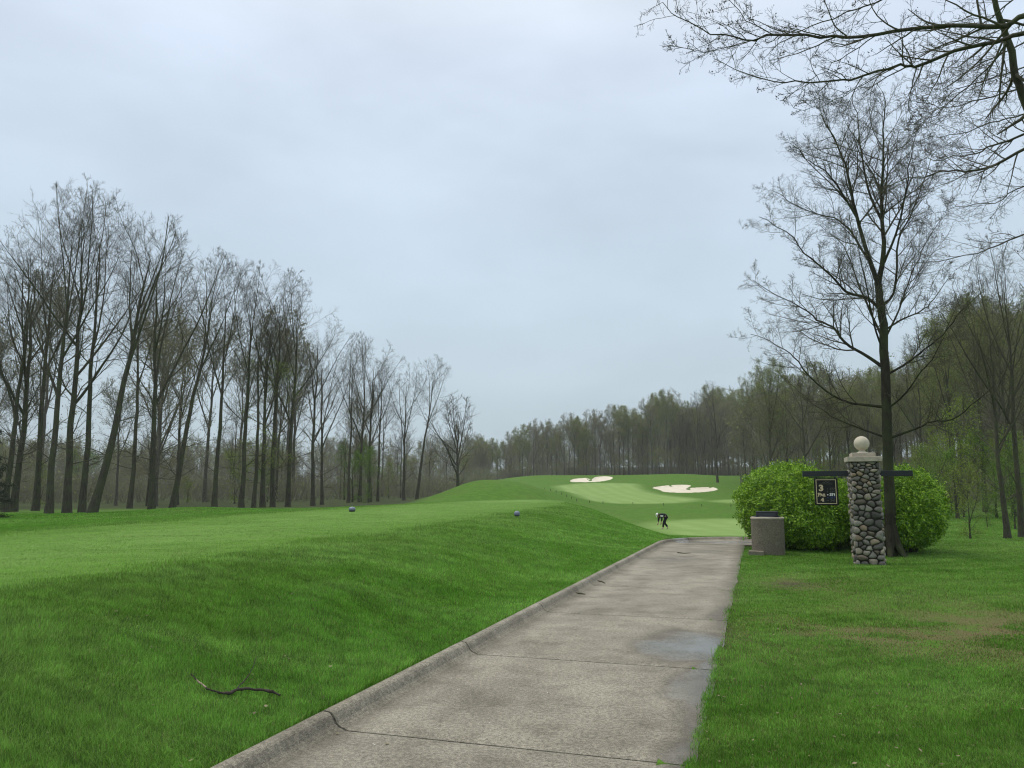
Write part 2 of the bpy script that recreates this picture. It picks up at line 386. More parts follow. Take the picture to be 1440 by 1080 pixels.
# ------------------------------------------------------------------ the ground sheet
def build_ground():
    az = np.concatenate([np.arange(-180, -37, 2.5), np.arange(-37, 37, .09), np.arange(37, 180.1, 2.5)])
    az[-1] = 180
    r = np.concatenate([np.exp(np.arange(math.log(.8), math.log(60), .0065)), np.exp(np.arange(math.log(60), math.log(300), .009)), np.exp(np.linspace(math.log(300), math.log(1500), 40))])
    A, Rr = np.meshgrid(np.radians(az), r)
    X = Rr * np.sin(A); Y = Rr * np.cos(A); shp = X.shape
    x = X.ravel(); y = Y.ravel(); z = height(x, y)
    tee = sdist(x, y, TEE); fair = np.maximum(np.maximum(sdist(x, y, FAIR), sdist(x, y, FAIR2)), sdist(x, y, GREEN_L))
    rr = np.hypot(x, y); azd = np.degrees(np.arctan2(x, y))
    edge = fbm(x * .12, y * .12, 3)
    wl = sstep(58, 72, rr + edge * 10) * sstep(-4.5, -7.5, azd) * sstep(-.2, -3, x + 8)
    wl = np.maximum(wl, sstep(115, 130, rr + edge * 12) * sstep(-2.5, -4.5, azd))
    wc = sstep(226, 240, rr + edge * 10)
    wr = sstep(40, 75, rr + edge * 10) * sstep(24.5, 27, azd) * .8
    wr = np.maximum(wr, sstep(95, 120, rr) * sstep(19.5, 21.5, azd))
    woods = np.clip(np.maximum(np.maximum(wl, wc), wr), 0, 1)
    worn = np.exp(-((x - 6.2) / 2.5) ** 2 - ((y - 9.0) / 2.0) ** 2) + .8 * np.exp(-((x - 5.2) / 1.0) ** 2 - ((y - 13.3) / 1.2) ** 2) + .5 * np.exp(-((x - 3.4) / 1.5) ** 2 - ((y - 8.8) / 1.2) ** 2)
    s, t = st(x, y)
    soil_shade = np.exp(-(((x - 4.6) / .45) ** 2 + ((y - 13.2) / .5) ** 2)) * 1.1 + .9 * np.exp(-((t - T_RIGHT - .02) / .07) ** 2) * (s < 16) + .5 * np.exp(-(((x - 12.2) / 2.2) ** 2 + ((y - 23.4) / 2.0) ** 2))
    soil_shade = soil_shade + .9 * np.exp(-(((x - 8.4) / 2) ** 2 + ((y - 22.2) / 1.1) ** 2))  # patches at the bushes: contact shade painted into the ground as dark earth
    z0 = np.array([[0, 0, hz(0, 0.01)]])
    V = np.concatenate([np.stack([x, y, z], 1), z0])
    nr, na = shp; i = np.arange(nr - 1)[:, None] * na + np.arange(na - 1)[None]
    q = np.stack([i, i + 1, i + na + 1, i + na], -1).reshape(-1, 4)[:, ::-1]
    c = np.arange(na - 1); tri = np.stack([np.full(na - 1, nr * na), c + 1, c], 1)[:, ::-1]
    # orientation: make normals point up
    pad = lambda a: np.append(a, a[0])
    me = np_mesh('ground', V, [q[:, ::-1], tri[:, ::-1]], smooth=True, attrs={'tee_edge': ('FLOAT', pad(tee)), 'fair_edge': ('FLOAT', pad(fair)), 'woods': ('FLOAT', pad(woods)), 'worn': ('FLOAT', pad(np.clip(worn, 0, 1))), 'soil_shade': ('FLOAT', pad(np.clip(soil_shade, 0, 1)))})
    o = link('ground', me, None, (M['turf'],)); tag(o, 'mown green golf course turf with rolling banks', 'ground', kind='structure')
    if me.polygons[len(me.polygons) // 2].normal.z < 0: me.flip_normals()
build_ground()

# bunkers
def build_bunkers():
    m, nt, b, _ = mat('sand'); t = NT(nt); p = t.pos()
    t.l(t.ramp(t.noise(p, .8, 5, .65), [(.3, (.60, .545, .44)), (.7, (.74, .68, .57))]), b.inputs['Base Color'])
    t.l(t.bump(t.noise(p, 3, 4), .12), b.inputs['Normal'])
    labels = ['white sand bunker on the crest at the far left of the fairway', 'larger white sand bunker cut into the slope right of the fairway']
    for poly, lab in zip(BUNK, labels):
        P = np.array(smooth_poly(poly, 1)); c = P.mean(0); n = len(P)
        ks = [1, .93, .82, .68, .52, .35, .18]
        V = np.concatenate([c + (P - c) * k for k in ks] + [c[None]])
        bd = sdist(V[:, 0], V[:, 1], poly)
        z = height(V[:, 0], V[:, 1]) + .10 - .12 * (bd < .05)
        F_ = []
        for j in range(len(ks) - 1):
            a = np.arange(n); b2 = (a + 1) % n
            F_.append(np.stack([j * n + a, j * n + b2, (j + 1) * n + b2, (j + 1) * n + a], 1))
        j = len(ks) - 1; a = np.arange(n)
        me = np_mesh('sand_bunker', np.column_stack([V, z]), [np.concatenate(F_), np.stack([j * n + a, j * n + (a + 1) % n, np.full(n, len(V) - 1)], 1)], smooth=True)
        tag(link('sand_bunker', me, None, (m,)), lab, 'bunker', kind='structure')
build_bunkers()

# ------------------------------------------------------------------ cart path and kerb
def mat_concrete():
    m, nt, b, _ = mat('path_concrete'); t = NT(nt); p = t.pos()
    base = t.ramp(t.noise(p, .9, 5, .65), [(.28, (.225, .207, .168)), (.55, (.340, .316, .258)), (.78, (.41, .385, .32))])
    base = t.mix(t.mapr(t.noise(p, 2.6, 4, .6), .45, .7, 0, .5), base, (.145, .130, .098))
    v = t.vor(p, 55)
    peb = t.ramp(v.outputs['Distance'], [(.12, 1), (.3, 0)])
    pc = t.ramp(t.n('ShaderNodeSeparateColor').outputs[0] if False else t.noise(p, 60, 2), [(.3, (.12, .095, .065)), (.5, (.24, .21, .165)), (.68, (.50, .47, .41))])
    base = t.mix(t.math('MULTIPLY', peb, .65), base, pc)
    gr = t.noise(p, 130, 2, .8)
    base = t.mix(t.mapr(gr, .35, .65), t.mix(1, base, (.66, .66, .65), 'MULTIPLY'), t.mix(1, base, (1.22, 1.22, 1.22), 'MULTIPLY'))
    g2 = t.noise(p, 34, 3, .75); base = t.mix(t.mapr(g2, .38, .62), t.mix(1, base, (.74, .74, .73), 'MULTIPLY'), t.mix(1, base, (1.2, 1.19, 1.17), 'MULTIPLY'))
    white = t.vor(p, 16); base = t.mix(t.math('MULTIPLY', t.ramp(white.outputs['Distance'], [(.05, 1), (.11, 0)]), t.mapr(t.noise(p, 9, 2), .55, .6)), base, (.62, .60, .55))
    # rain water lying along the low edge
    wet = None; s3 = t.n('ShaderNodeVectorMath', operation='ADD'); t.l(p, s3.inputs[0])
    nn = t.n('ShaderNodeTexNoise'); nn.inputs['Scale'].default_value = 1.8; nn.inputs['Detail'].default_value = 4; t.l(p, nn.inputs['Vector'])
    off = t.n('ShaderNodeVectorMath', operation='MULTIPLY_ADD'); t.l(nn.outputs['Color'], off.inputs[0]); off.inputs[1].default_value = (1.0, 1.0, 0); off.inputs[2].default_value = (-.5, -.5, 0)
    t.l(off.outputs[0], s3.inputs[1])
    for (s, tt, rs, rt, k) in [(8.3, -.66, .95, .62, 1.0), (6.5, -.46, 1.2, .34, .68), (7.4, -.40, 1.9, .24, .75), (5.2, -.42, .9, .22, .6), (10.4, -.45, 1.2, .28, .4), (24.9, -1.9, .55, 1.5, 1.0), (25.3, .8, .45, 3.0, 1.0), (18.6, -1.9, 1.5, .9, .42), (21.0, -1.2, .8, .8, .4)]:
        x, y = xy(s, tt)
        mp = t.n('ShaderNodeMapping', vector_type='TEXTURE'); mp.inputs['Location'].default_value = (x, y, 0); mp.inputs['Rotation'].default_value = (0, 0, -PA); mp.inputs['Scale'].default_value = (rt, rs, 1)
        t.l(s3.outputs[0], mp.inputs['Vector'])
        ln = t.n('ShaderNodeVectorMath', operation='LENGTH'); t.l(mp.outputs[0], ln.inputs[0])
        f = t.mapr(ln.outputs['Value'], .15, 1.35, k, 0)
        wet = f if wet is None else t.math('MAXIMUM', wet, f)
    ct_ = t.n('ShaderNodeVectorMath', operation='DOT_PRODUCT'); t.l(p, ct_.inputs[0]); ct_.inputs[1].default_value = (CA, -SA, 0); tv = ct_.outputs['Value']
    n7 = t.noise(p, 5, 5, .75)
    gut = t.math('MAXIMUM', t.mapr(t.math('ADD', tv, t.math('MULTIPLY', n7, .22)), T_FOOT + .34, T_FOOT + .08), t.mapr(t.math('ADD', tv, t.math('MULTIPLY', n7, .34)), T_RIGHT - .14, T_RIGHT + .14))
    gut = t.math('MULTIPLY', gut, t.mapr(tv, T_FOOT - .09, T_FOOT + .03, .0, .8))
    base = t.mix(t.math('MULTIPLY', gut, .62), base, (.075, .066, .048))
    trk = t.mapr(t.math('ABSOLUTE', t.math('SUBTRACT', t.math('ABSOLUTE', t.math('ADD', tv, 1.5)), .52)), .30, .05)
    base = t.mix(t.math('MULTIPLY', trk, t.mapr(t.noise(p, 1.1, 4, .7), .35, .65, 0, .5)), base, t.mix(1, base, (.66, .65, .63), 'MULTIPLY'))
    blot = t.mapr(t.noise(p, .55, 6, .72, .6), .48, .66, 0, .6); base = t.mix(blot, base, t.mix(1, base, (.66, .645, .61), 'MULTIPLY'))
    damp = t.mapr(wet, .0, .5); pool = t.mapr(wet, .3, 1.0)
    base = t.mix(t.math('MULTIPLY', damp, .8), base, t.mix(1, base, (.52, .50, .47), 'MULTIPLY'))
    t.l(base, b.inputs['Base Color'])
    t.l(t.math('SUBTRACT', .88, t.math('ADD', t.math('MULTIPLY', damp, .22), t.math('MULTIPLY', pool, .61))), b.inputs['Roughness'])
    t.l(t.math('ADD', .45, t.math('MULTIPLY', pool, .5)), b.inputs['Specular IOR Level'])
    bs = t.n('ShaderNodeBump'); bs.inputs['Distance'].default_value = .008
    t.l(t.math('MULTIPLY', t.math('ADD', gr, t.math('MULTIPLY', peb, .7)), t.math('SUBTRACT', 1, t.math('MULTIPLY', pool, .93))), bs.inputs['Height'])
    t.l(bs.outputs[0], b.inputs['Normal'])
    return m
M['concrete'] = mat_concrete()
def mat_kerb():
    m, nt, b, _ = mat('kerb_concrete'); t = NT(nt); p = t.pos()
    base = t.ramp(t.noise(p, 2.2, 5, .7), [(.3, (.135, .120, .088)), (.55, (.215, .195, .15)), (.75, (.31, .285, .23))])
    base = t.mix(t.mapr(t.noise(p, 5, 5, .75), .5, .72, 0, .7), base, (.075, .065, .045))
    base = t.mix(t.mapr(t.noise(p, 100, 2, .8), .35, .65), t.mix(1, base, (.68, .68, .66), 'MULTIPLY'), base)
    t.l(base, b.inputs['Base Color']); t.l(t.bump(t.noise(p, 70, 3, .7), .006), b.inputs['Normal'])
    return m
M['kerb'] = mat_kerb()
JOINTS = [-8, -5.6, -2.8, -.3, 2.2, 4.78, 7.30, 10.05, 13.05, 15.7, 18.6, 21.3, S_NEAR + .4]
def build_path():
    rng = np.random.default_rng(4)
    mb = MB(); skew = -.06
    def slab(s0, s1, t0f, t1f, n=28):
        V = []; nt_ = 10
        for i in range(n + 1):
            u = i / n
            for j in range(nt_ + 1):
                w = j / nt_; tl = t0f; tr = t1f(s0 + (s1 - s0) * u)
                t_ = tl + (tr - tl) * w
                s_ = s0 + .009 + (s1 - s0 - .018) * u + skew * (t_ - T_FOOT) * 0
                x, y = xy(s_, t_); e = min(u, 1 - u) * (s1 - s0)
                V.append((x, y, .0 - (.008 if e < .004 else 0)))
        k = nt_ + 1; nV = len(V)
        Fc = [[i * k + j, i * k + j + 1, (i + 1) * k + j + 1, (i + 1) * k + j] for i in range(n) for j in range(nt_)]
        # skirts
        ring = [j for j in range(k)] + [i * k + nt_ for i in range(1, n + 1)] + [n * k + j for j in range(nt_ - 1, -1, -1)] + [i * k for i in range(n - 1, 0, -1)]
        low = [(V[a][0], V[a][1], -.12) for a in ring]; V += low
        for a in range(len(ring)):
            b = (a + 1) % len(ring); Fc.append([ring[a], nV + a, nV + b, ring[b]])
        mb.add(V, [f[::-1] for f in Fc])
    edge = lambda s: T_RIGHT + (float(vnoise(np.array([s * 2.1]), np.array([.5]), 3)[0]) - .5) * .05 + (float(vnoise(np.array([s * 9.]), np.array([.5]), 8)[0]) - .5) * .03
    for a, b in zip(JOINTS[:-1], JOINTS[1:]): slab(a, b, T_FOOT - .03, edge)
    # the turn to the right at the far end
    tt = [T_FOOT - .03, .2, 2.3, 4.3]
    for i in range(3):
        V = []; a, b = tt[i], tt[i + 1]
        s0, s1 = S_NEAR + .412, S_END - .2
        for u in np.linspace(0, 1, 8):
            for w in np.linspace(0, 1, 6):
                t_ = a + .006 + (b - a - .012) * u; bend = .10 * max(0, t_ - 2) ** 1.6
                x, y = xy(s0 + (s1 - s0) * w - bend, t_); V.append((x, y, -.001 - .02 * max(0, t_ - 1)))
        mb.add(V, [[p * 6 + q, p * 6 + q + 1, (p + 1) * 6 + q + 1, (p + 1) * 6 + q] for p in range(7) for q in range(5)])
    o = mb.build('path', M['concrete']); bm = bmesh.new(); bm.from_mesh(o.data); bmesh.ops.recalc_face_normals(bm, faces=bm.faces); bm.to_mesh(o.data); bm.free()
    tag(o, 'damp concrete cart path of jointed slabs', 'path', kind='structure')
    # rolled kerb: profile across, swept along, one length per slab joint
    prof_ = [(T_FOOT + .04, -.012), (T_FOOT + .012, .003), (T_FOOT - .02, .012), (T_FOOT - .045, .032), (T_FOOT - .062, .062), (T_FOOT - .078, .086), (T_FOOT - .095, .098), (T_BACK + .02, .103), (T_BACK - .0, .096), (T_BACK - .01, .08), (T_BACK - .012, -.1), (T_FOOT + .04, -.1)]
    mk = MB(); np_ = len(prof_)
    def sweep(pts):      # pts: list of functions prof->(x,y)
        V = []; n = len(pts)
        for fn in pts:
            for (t_, z) in prof_: x, y = fn(t_); V.append((x, y, z))
        Fc = [[i * np_ + j, i * np_ + (j + 1) % np_, (i + 1) * np_ + (j + 1) % np_, (i + 1) * np_ + j] for i in range(n - 1) for j in range(np_)]
        Fc.append(list(range(np_))); Fc.append([(n - 1) * np_ + j for j in range(np_ - 1, -1, -1)])
        mk.add(V, Fc)
    kj = JOINTS[:-1] + [23.2]
    for a, b in zip(kj[:-1], kj[1:]):
        sweep([(lambda t_, s=s: xy(s, t_ + (float(vnoise(np.array([s * .8]), np.array([2.5]), 6)[0]) - .5) * .012)) for s in np.linspace(a + .012, b - .012, 12)])
    rad = 2.2; cs, ct = S_END - 2.4, T_FOOT + rad     # rounded corner then straight along the far edge
    def corner(a):
        return lambda t_: xy(cs - .8 + (rad + (T_FOOT - t_)) * math.sin(a) * (S_END - cs + .62) / rad, ct - (rad + (T_FOOT - t_)) * math.cos(a))
    sweep([corner(a) for a in np.linspace(.02, .75, 8)]); sweep([corner(a) for a in np.linspace(.76, PI / 2 - .01, 8)])
    sE = cs - .8 + rad * (S_END - cs + .62) / rad
    tj = [ct + .01, 1.0, 2.6, 4.2]
    for a, b in zip(tj[:-1], tj[1:]):
        sweep([(lambda t_, q=q: xy(sE + (T_FOOT - t_) * 1.1 - .10 * max(0, q - 2) ** 1.6, q)) for q in np.linspace(a + .008, b - .008, 6)])
    o = mk.build('kerb', M['concrete']); bm = bmesh.new(); bm.from_mesh(o.data); bmesh.ops.recalc_face_normals(bm, faces=bm.faces); bm.to_mesh(o.data); bm.free()
    tag(o, 'rolled concrete kerb edging the cart path', 'kerb', kind='structure')
build_path()

# ------------------------------------------------------------------ grass blades
def build_grass():
    rng = np.random.default_rng(11)
    N = 2500000
    r = np.exp(rng.uniform(math.log(3.2), math.log(48), N)); az = np.radians(np.where(rng.random(N) < .9, rng.uniform(-36, 36, N), rng.choice([-1, 1], N) * rng.uniform(36, 58, N)))
    x = r * np.sin(az); y = r * np.cos(az); s, t = st(x, y)
    tee = sdist(x, y, TEE) + (fbm(x * 1.5, y * 1.5, 40) - .5) * .5
    eR = T_RIGHT - .035 + (vnoise(s * 2.1, np.full(N, .5), 3) - .5) * .05 + (vnoise(s * 7.3, np.full(N, 1.5), 15) - .5) * .04 + rng.normal(0, .018, N)
    onpath = (t > T_BACK - .012) & (t < eR) & (s < S_NEAR + .1)
    onpath |= (s >= S_NEAR) & (s < S_END + .25) & (t > T_BACK - .02) & (t < 4.3)
    onpath |= (np.abs(s - 18.95) < .29) & (np.abs(t - 2.29) < .29)
    low = sdist(x, y, GREEN_L)
    keep = ~onpath & (low < .2) & ~((tee > 0) & (rng.random(N) > .75))
    # thin where the turf is worn
    worn = np.exp(-((x - 6.2) / 2.5) ** 2 - ((y - 9.0) / 2.0) ** 2) + .8 * np.exp(-((x - 5.2) / 1.0) ** 2 - ((y - 13.3) / 1.2) ** 2) + .5 * np.exp(-((x - 3.4) / 1.5) ** 2 - ((y - 8.8) / 1.2) ** 2)
    worn = np.clip(worn * 1.15, 0, 1) * sstep(.40, .60, fbm(x * 1.3, y * 1.3, 51, 4))
    bare = np.exp(-(((x - 4.6) / .45) ** 2 + ((y - 13.2) / .5) ** 2)) * sstep(.35, .5, fbm(x * 2.5, y * 2.5, 52))
    keep &= rng.random(N) > np.maximum(worn * .72, bare)
    x, y, r, s, t, tee, worn = (a[keep] for a in (x, y, r, s, t, tee, worn)); n = len(x)
    z = height(x, y)
    soft = tee + (fbm(x * .8, y * .8, 41, 3) - .5) * 1.6 + rng.normal(0, .25, n)
    intee = soft > 0
    clump = fbm(x * .9, y * .9, 61, 4); cl2 = fbm(x * 3.2, y * 3.2, 62, 3); big = fbm(x * .25, y * .25, 63, 3)
    streak = fbm((x * .93 + y * .36) * .55, (y * .93 - x * .36) * 2.3, 64, 3)
    L = .016 + .022 * clump + .018 * cl2 + .018 * rng.random(n)
    L = L * (1 + .3 * sstep(.55, .75, clump)) * (1 - .45 * worn)
    L = L * (.75 + .5 * fbm(x * 7, y * 7, 67, 2))
    L = np.where(intee, .010 + .010 * rng.random(n), L)
    right = t > T_RIGHT
    L = np.where(right & ~intee, L * .78, L)
    near_kerb = (np.abs(t - T_BACK) < .15); L = np.where(near_kerb, L * 1.15, L)
    W = (.0024 + .0014 * rng.random(n)) * np.maximum(1, (r / 5)) ** .85
    W = np.where(intee, W * .9, W)
    fa = fbm(x * .6, y * .6, 71, 2) * 4 * PI                # the lie of the grass
    lean = np.clip(rng.normal(.62, .28, n) + .5 * (streak - .5), .05, 1.35)
    ang = rng.uniform(0, 2 * PI, n); ang = np.where(rng.random(n) < .45, fa + rng.normal(0, .6, n), ang)
    dx = np.cos(ang); dy = np.sin(ang)
    px, py = -dy, dx
    fl = rng.uniform(-.8, .8, n); wx = px * np.cos(fl) + dx * np.sin(fl); wy = py * np.cos(fl) + dy * np.sin(fl)
    base = np.stack([x, y, z - .004], 1)
    Wv = np.stack([wx, wy, np.zeros(n)], 1) * W[:, None] * .5
    l1 = lean * .55
    mid = base + np.stack([dx * np.sin(l1), dy * np.sin(l1), np.cos(l1)], 1) * (L * .55)[:, None]
    l2 = np.minimum(lean * 1.5, 1.75)
    tip = mid + np.stack([dx * np.sin(l2), dy * np.sin(l2), np.cos(l2)], 1) * (L * .5)[:, None]
    # each blade's own colour
    c1 = np.array([.104, .285, .024]); c2 = np.array([.215, .435, .070]); c3 = np.array([.082, .245, .018]); straw = np.array([.25, .225, .095]); ct = np.array([.175, .345, .055])
    k = np.clip(rng.random(n) * .55 + .9 * (streak - .38) + .5 * (big - .5) + .3 * (cl2 - .5), 0, 1)[:, None]
    C = c1 * (1 - k) + c2 * k
    dk = sstep(.50, .30, clump + .35 * (streak - .5))[:, None] * .30
    C = C * (1 - dk) + c3 * dk
    C = np.where(right[:, None], C * np.array([1.0, .92, 1.05]), C)
    pale = (rng.random(n) < .05 + .05 * right + .5 * worn)[:, None]; C = np.where(pale, straw * (.5 + .6 * rng.random(n))[:, None], C)
    blend = sstep(-.2, 3.2, soft)[:, None]; C = np.where(intee[:, None], (ct * blend + np.array([.150, .330, .030]) * (1 - blend)) * (.75 + .45 * fbm(x * 1.2, y * 1.2, 66, 3) + .12 * rng.random(n))[:, None], C)
    fade = (sstep(-3.0, .3, tee + (fbm(x * .5, y * .5, 43) - .5) * 2) * (1 - intee))[:, None] * .55; C = C * (1 - fade) + fade * np.array([.20, .325, .075])
    L = np.where(~intee, L * (1 - .4 * fade[:, 0]), L)
    hf = fbm(x * 7, y * 7, 67, 2)
    C = C * (.44 + .98 * rng.random(n) + .66 * (hf - .5))[:, None]
    hi = (r < 11) & ~intee
    bl, br, ml, mr = base - Wv, base + Wv, mid - Wv * .8, mid + Wv * .8
    V5 = np.stack([bl[hi], br[hi], ml[hi], mr[hi], tip[hi]], 1).reshape(-1, 3); n5 = int(hi.sum())
    lo = ~hi; V3 = np.stack([bl[lo], br[lo], tip[lo]], 1).reshape(-1, 3); n3 = int(lo.sum())
    i5 = np.arange(n5) * 5; i3 = n5 * 5 + np.arange(n3) * 3
    q = np.stack([i5, i5 + 1, i5 + 3, i5 + 2], 1); t5 = np.stack([i5 + 2, i5 + 3, i5 + 4], 1); t3 = np.stack([i3, i3 + 1, i3 + 2], 1)
    Cc = np.concatenate([np.repeat(C[hi], 5, 0), np.repeat(C[lo], 3, 0)]); Cc = np.column_stack([Cc, np.ones(len(Cc))])
    me = np_mesh('grass', np.concatenate([V5, V3]), [q, np.concatenate([t5, t3])], attrs={'tint': ('FLOAT_COLOR', Cc)})
    tag(link('grass', me, None, (M['blade'],)), 'lush green grass blades on the banks and lawn beside the path', 'grass', kind='stuff')

# ------------------------------------------------------------------ tubes and trees
def tubes(P, Rr, n):
    """P (B,N,3), Rr (B,N): returns vertices and quads of B tubes"""
    B, N, _ = P.shape
    T = np.empty_like(P); T[:, 1:-1] = P[:, 2:] - P[:, :-2]; T[:, 0] = P[:, 1] - P[:, 0]; T[:, -1] = P[:, -1] - P[:, -2]
    T /= np.linalg.norm(T, axis=2, keepdims=True) + 1e-12
    avg = P[:, -1] - P[:, 0]; avg = avg / (np.linalg.norm(avg, axis=1, keepdims=True) + 1e-12)
    ref = np.where(np.abs(avg[:, 2:3]) < .75, np.array([[0, 0, 1.]]), np.array([[1., 0, 0]]))
    U = np.cross(T, ref[:, None]); U /= np.linalg.norm(U, axis=2, keepdims=True) + 1e-12
    W = np.cross(T, U)
    a = 2 * PI * np.arange(n) / n
    V = P[:, :, None] + Rr[:, :, None, None] * (U[:, :, None] * np.cos(a)[None, None, :, None] + W[:, :, None] * np.sin(a)[None, None, :, None])
    b = np.arange(B)[:, None, None] * N * n; i = np.arange(N - 1)[None, :, None] * n; k = np.arange(n)[None, None]; k2 = (k + 1) % n
    q = np.stack([b + i + k, b + i + k2, b + i + n + k2, b + i + n + k], -1).reshape(-1, 4)
    return V.reshape(-1, 3), q
def grow(rng, P, Rr, L, k, tr=(.2, 1), ang=(R(30), R(55)), ratio=.45, fall=.55, npts=5, wander=.12, trop=.05, rr=.6, rmin=.004, end=.35, keep=1.0, sag=0, env=None, fill=None):
    B, N, _ = P.shape
    t = tr[0] + (tr[1] - tr[0]) * (np.arange(k)[None] + rng.random((B, k))) / k
    f = np.clip(t * (N - 1), 0, N - 1.001); i = f.astype(int); w = (f - i)[..., None]; bi = np.arange(B)[:, None]
    p = P[bi, i] * (1 - w) + P[bi, i + 1] * w
    T = P[bi, i + 1] - P[bi, i]; T /= np.linalg.norm(T, axis=2, keepdims=True) + 1e-12
    r0 = Rr[bi, i] * (1 - w[..., 0]) + Rr[bi, i + 1] * w[..., 0]
    ref = np.where(np.abs(T[..., 2:3]) < .9, np.array([0, 0, 1.]), np.array([1., 0, 0]))
    U = np.cross(T, ref); U /= np.linalg.norm(U, axis=2, keepdims=True) + 1e-12; W = np.cross(T, U)
    ph = rng.uniform(0, 2 * PI, (B, 1)) + np.arange(k)[None] * 2.4 + rng.normal(0, .5, (B, k))
    a = rng.uniform(ang[0], ang[1], (B, k))[..., None]
    D = T * np.cos(a) + (U * np.cos(ph)[..., None] + W * np.sin(ph)[..., None]) * np.sin(a)
    Lc = L[:, None] * ratio * (1 - fall * (t - tr[0]) / max(1e-6, 1 - tr[0])) * rng.uniform(.6, 1.25, (B, k))
    m = (rng.random((B, k)) < keep).ravel()
    p = p.reshape(-1, 3)[m]; D = D.reshape(-1, 3)[m]; Lc = Lc.ravel()[m]; r0 = r0.ravel()[m] * rr
    r0 = np.maximum(r0, rmin)
    if env is not None:      # keep the crown inside a rounded outline
        c_, a_, h_ = env; sc3 = np.array([a_, a_, h_]); o_ = (p - c_) / sc3; dd = D.copy(); dd[:, 2] += trop * npts * .5; dd /= np.linalg.norm(dd, axis=1, keepdims=True); v_ = dd / sc3
        A_ = (v_ ** 2).sum(1); B_ = (o_ * v_).sum(1); C_ = (o_ ** 2).sum(1) - 1; q_ = np.maximum(B_ * B_ - A_ * C_, 0); far_ = np.maximum((-B_ + np.sqrt(q_)) / A_, .25)
        lim = far_ * rng.uniform(.82, 1.06, len(far_)); Lc = lim if fill else np.minimum(Lc, lim)
    n = len(p); out = np.empty((n, npts, 3)); out[:, 0] = p; d = D
    for j in range(1, npts):
        d = d + rng.normal(0, wander, (n, 3)); d[:, 2] += trop - sag * j; d /= np.linalg.norm(d, axis=1, keepdims=True) + 1e-12
        out[:, j] = out[:, j - 1] + d * (Lc / (npts - 1))[:, None]
    rad = np.maximum(r0[:, None] * np.linspace(1, end, npts)[None], rmin * np.linspace(1, .6, npts)[None])
    return out, rad, Lc
def leaves_at(rng, P, size, jit=.08, droop=0):
    """small two-triangle leaves scattered round the given points"""
    n = len(P); c = P + rng.normal(0, jit, (n, 3))
    d = rng.normal(0, 1, (n, 3)); d[:, 2] -= droop; d /= np.linalg.norm(d, axis=1, keepdims=True)
    e = np.cross(d, rng.normal(0, 1, (n, 3))); e /= np.linalg.norm(e, axis=1, keepdims=True) + 1e-9
    s = size * rng.uniform(.6, 1.3, (n, 1))
    V = np.stack([c, c + d * s * .5 + e * s * .28, c + d * s, c + d * s * .5 - e * s * .28], 1).reshape(-1, 3)
    i = np.arange(n) * 4
    return V, np.stack([i, i + 1, i + 2, i + 3], 1)
class Tree:
    def __init__(s): s.tv = []; s.tf = []; s.tn = 0; s.cv = []; s.cf = []; s.cm = []; s.cn = 0
    def trunk(s, P, Rr, n):
        V, q = tubes(P, Rr, n); s.tv.append(V); s.tf.append(q + s.tn); s.tn += len(V)
    def twigs(s, P, Rr, n, m=0):
        V, q = tubes(P, Rr, n); s.cv.append(V); s.cf.append(q + s.cn); s.cm.append(m); s.cn += len(V)
    def leaf(s, V, q, m=1):
        s.cv.append(V); s.cf.append(q + s.cn); s.cm.append(m); s.cn += len(V)
    def meshes(s, bark, twig, leaf):
        a = np_mesh('trunk', np.concatenate(s.tv), [np.concatenate(s.tf)], smooth=True); a.materials.append(bark)
        b = np_mesh('crown', np.concatenate(s.cv), s.cf, s.cm); b.materials.append(twig); b.materials.append(leaf)
        return a, b
def bole(rng, H, r0, top, lean=(0, 0), n=16, wander=.02, flare=.6):
    u = np.linspace(0, 1, n); P = np.zeros((1, n, 3)); z = -.4 + (top * H + .4) * u
    wx = np.cumsum(rng.normal(0, wander, n)) * H / n * 2; wy = np.cumsum(rng.normal(0, wander, n)) * H / n * 2
    P[0, :, 0] = wx * u ** .3 + lean[0] * z * (1 - .25 * u); P[0, :, 1] = wy * u ** .3 + lean[1] * z; P[0, :, 2] = z
    rad = r0 * (1 - .90 * u ** 1.35) * (1 + flare * np.exp(-np.maximum(z, 0) / (.035 * H)))
    return P, rad[None]
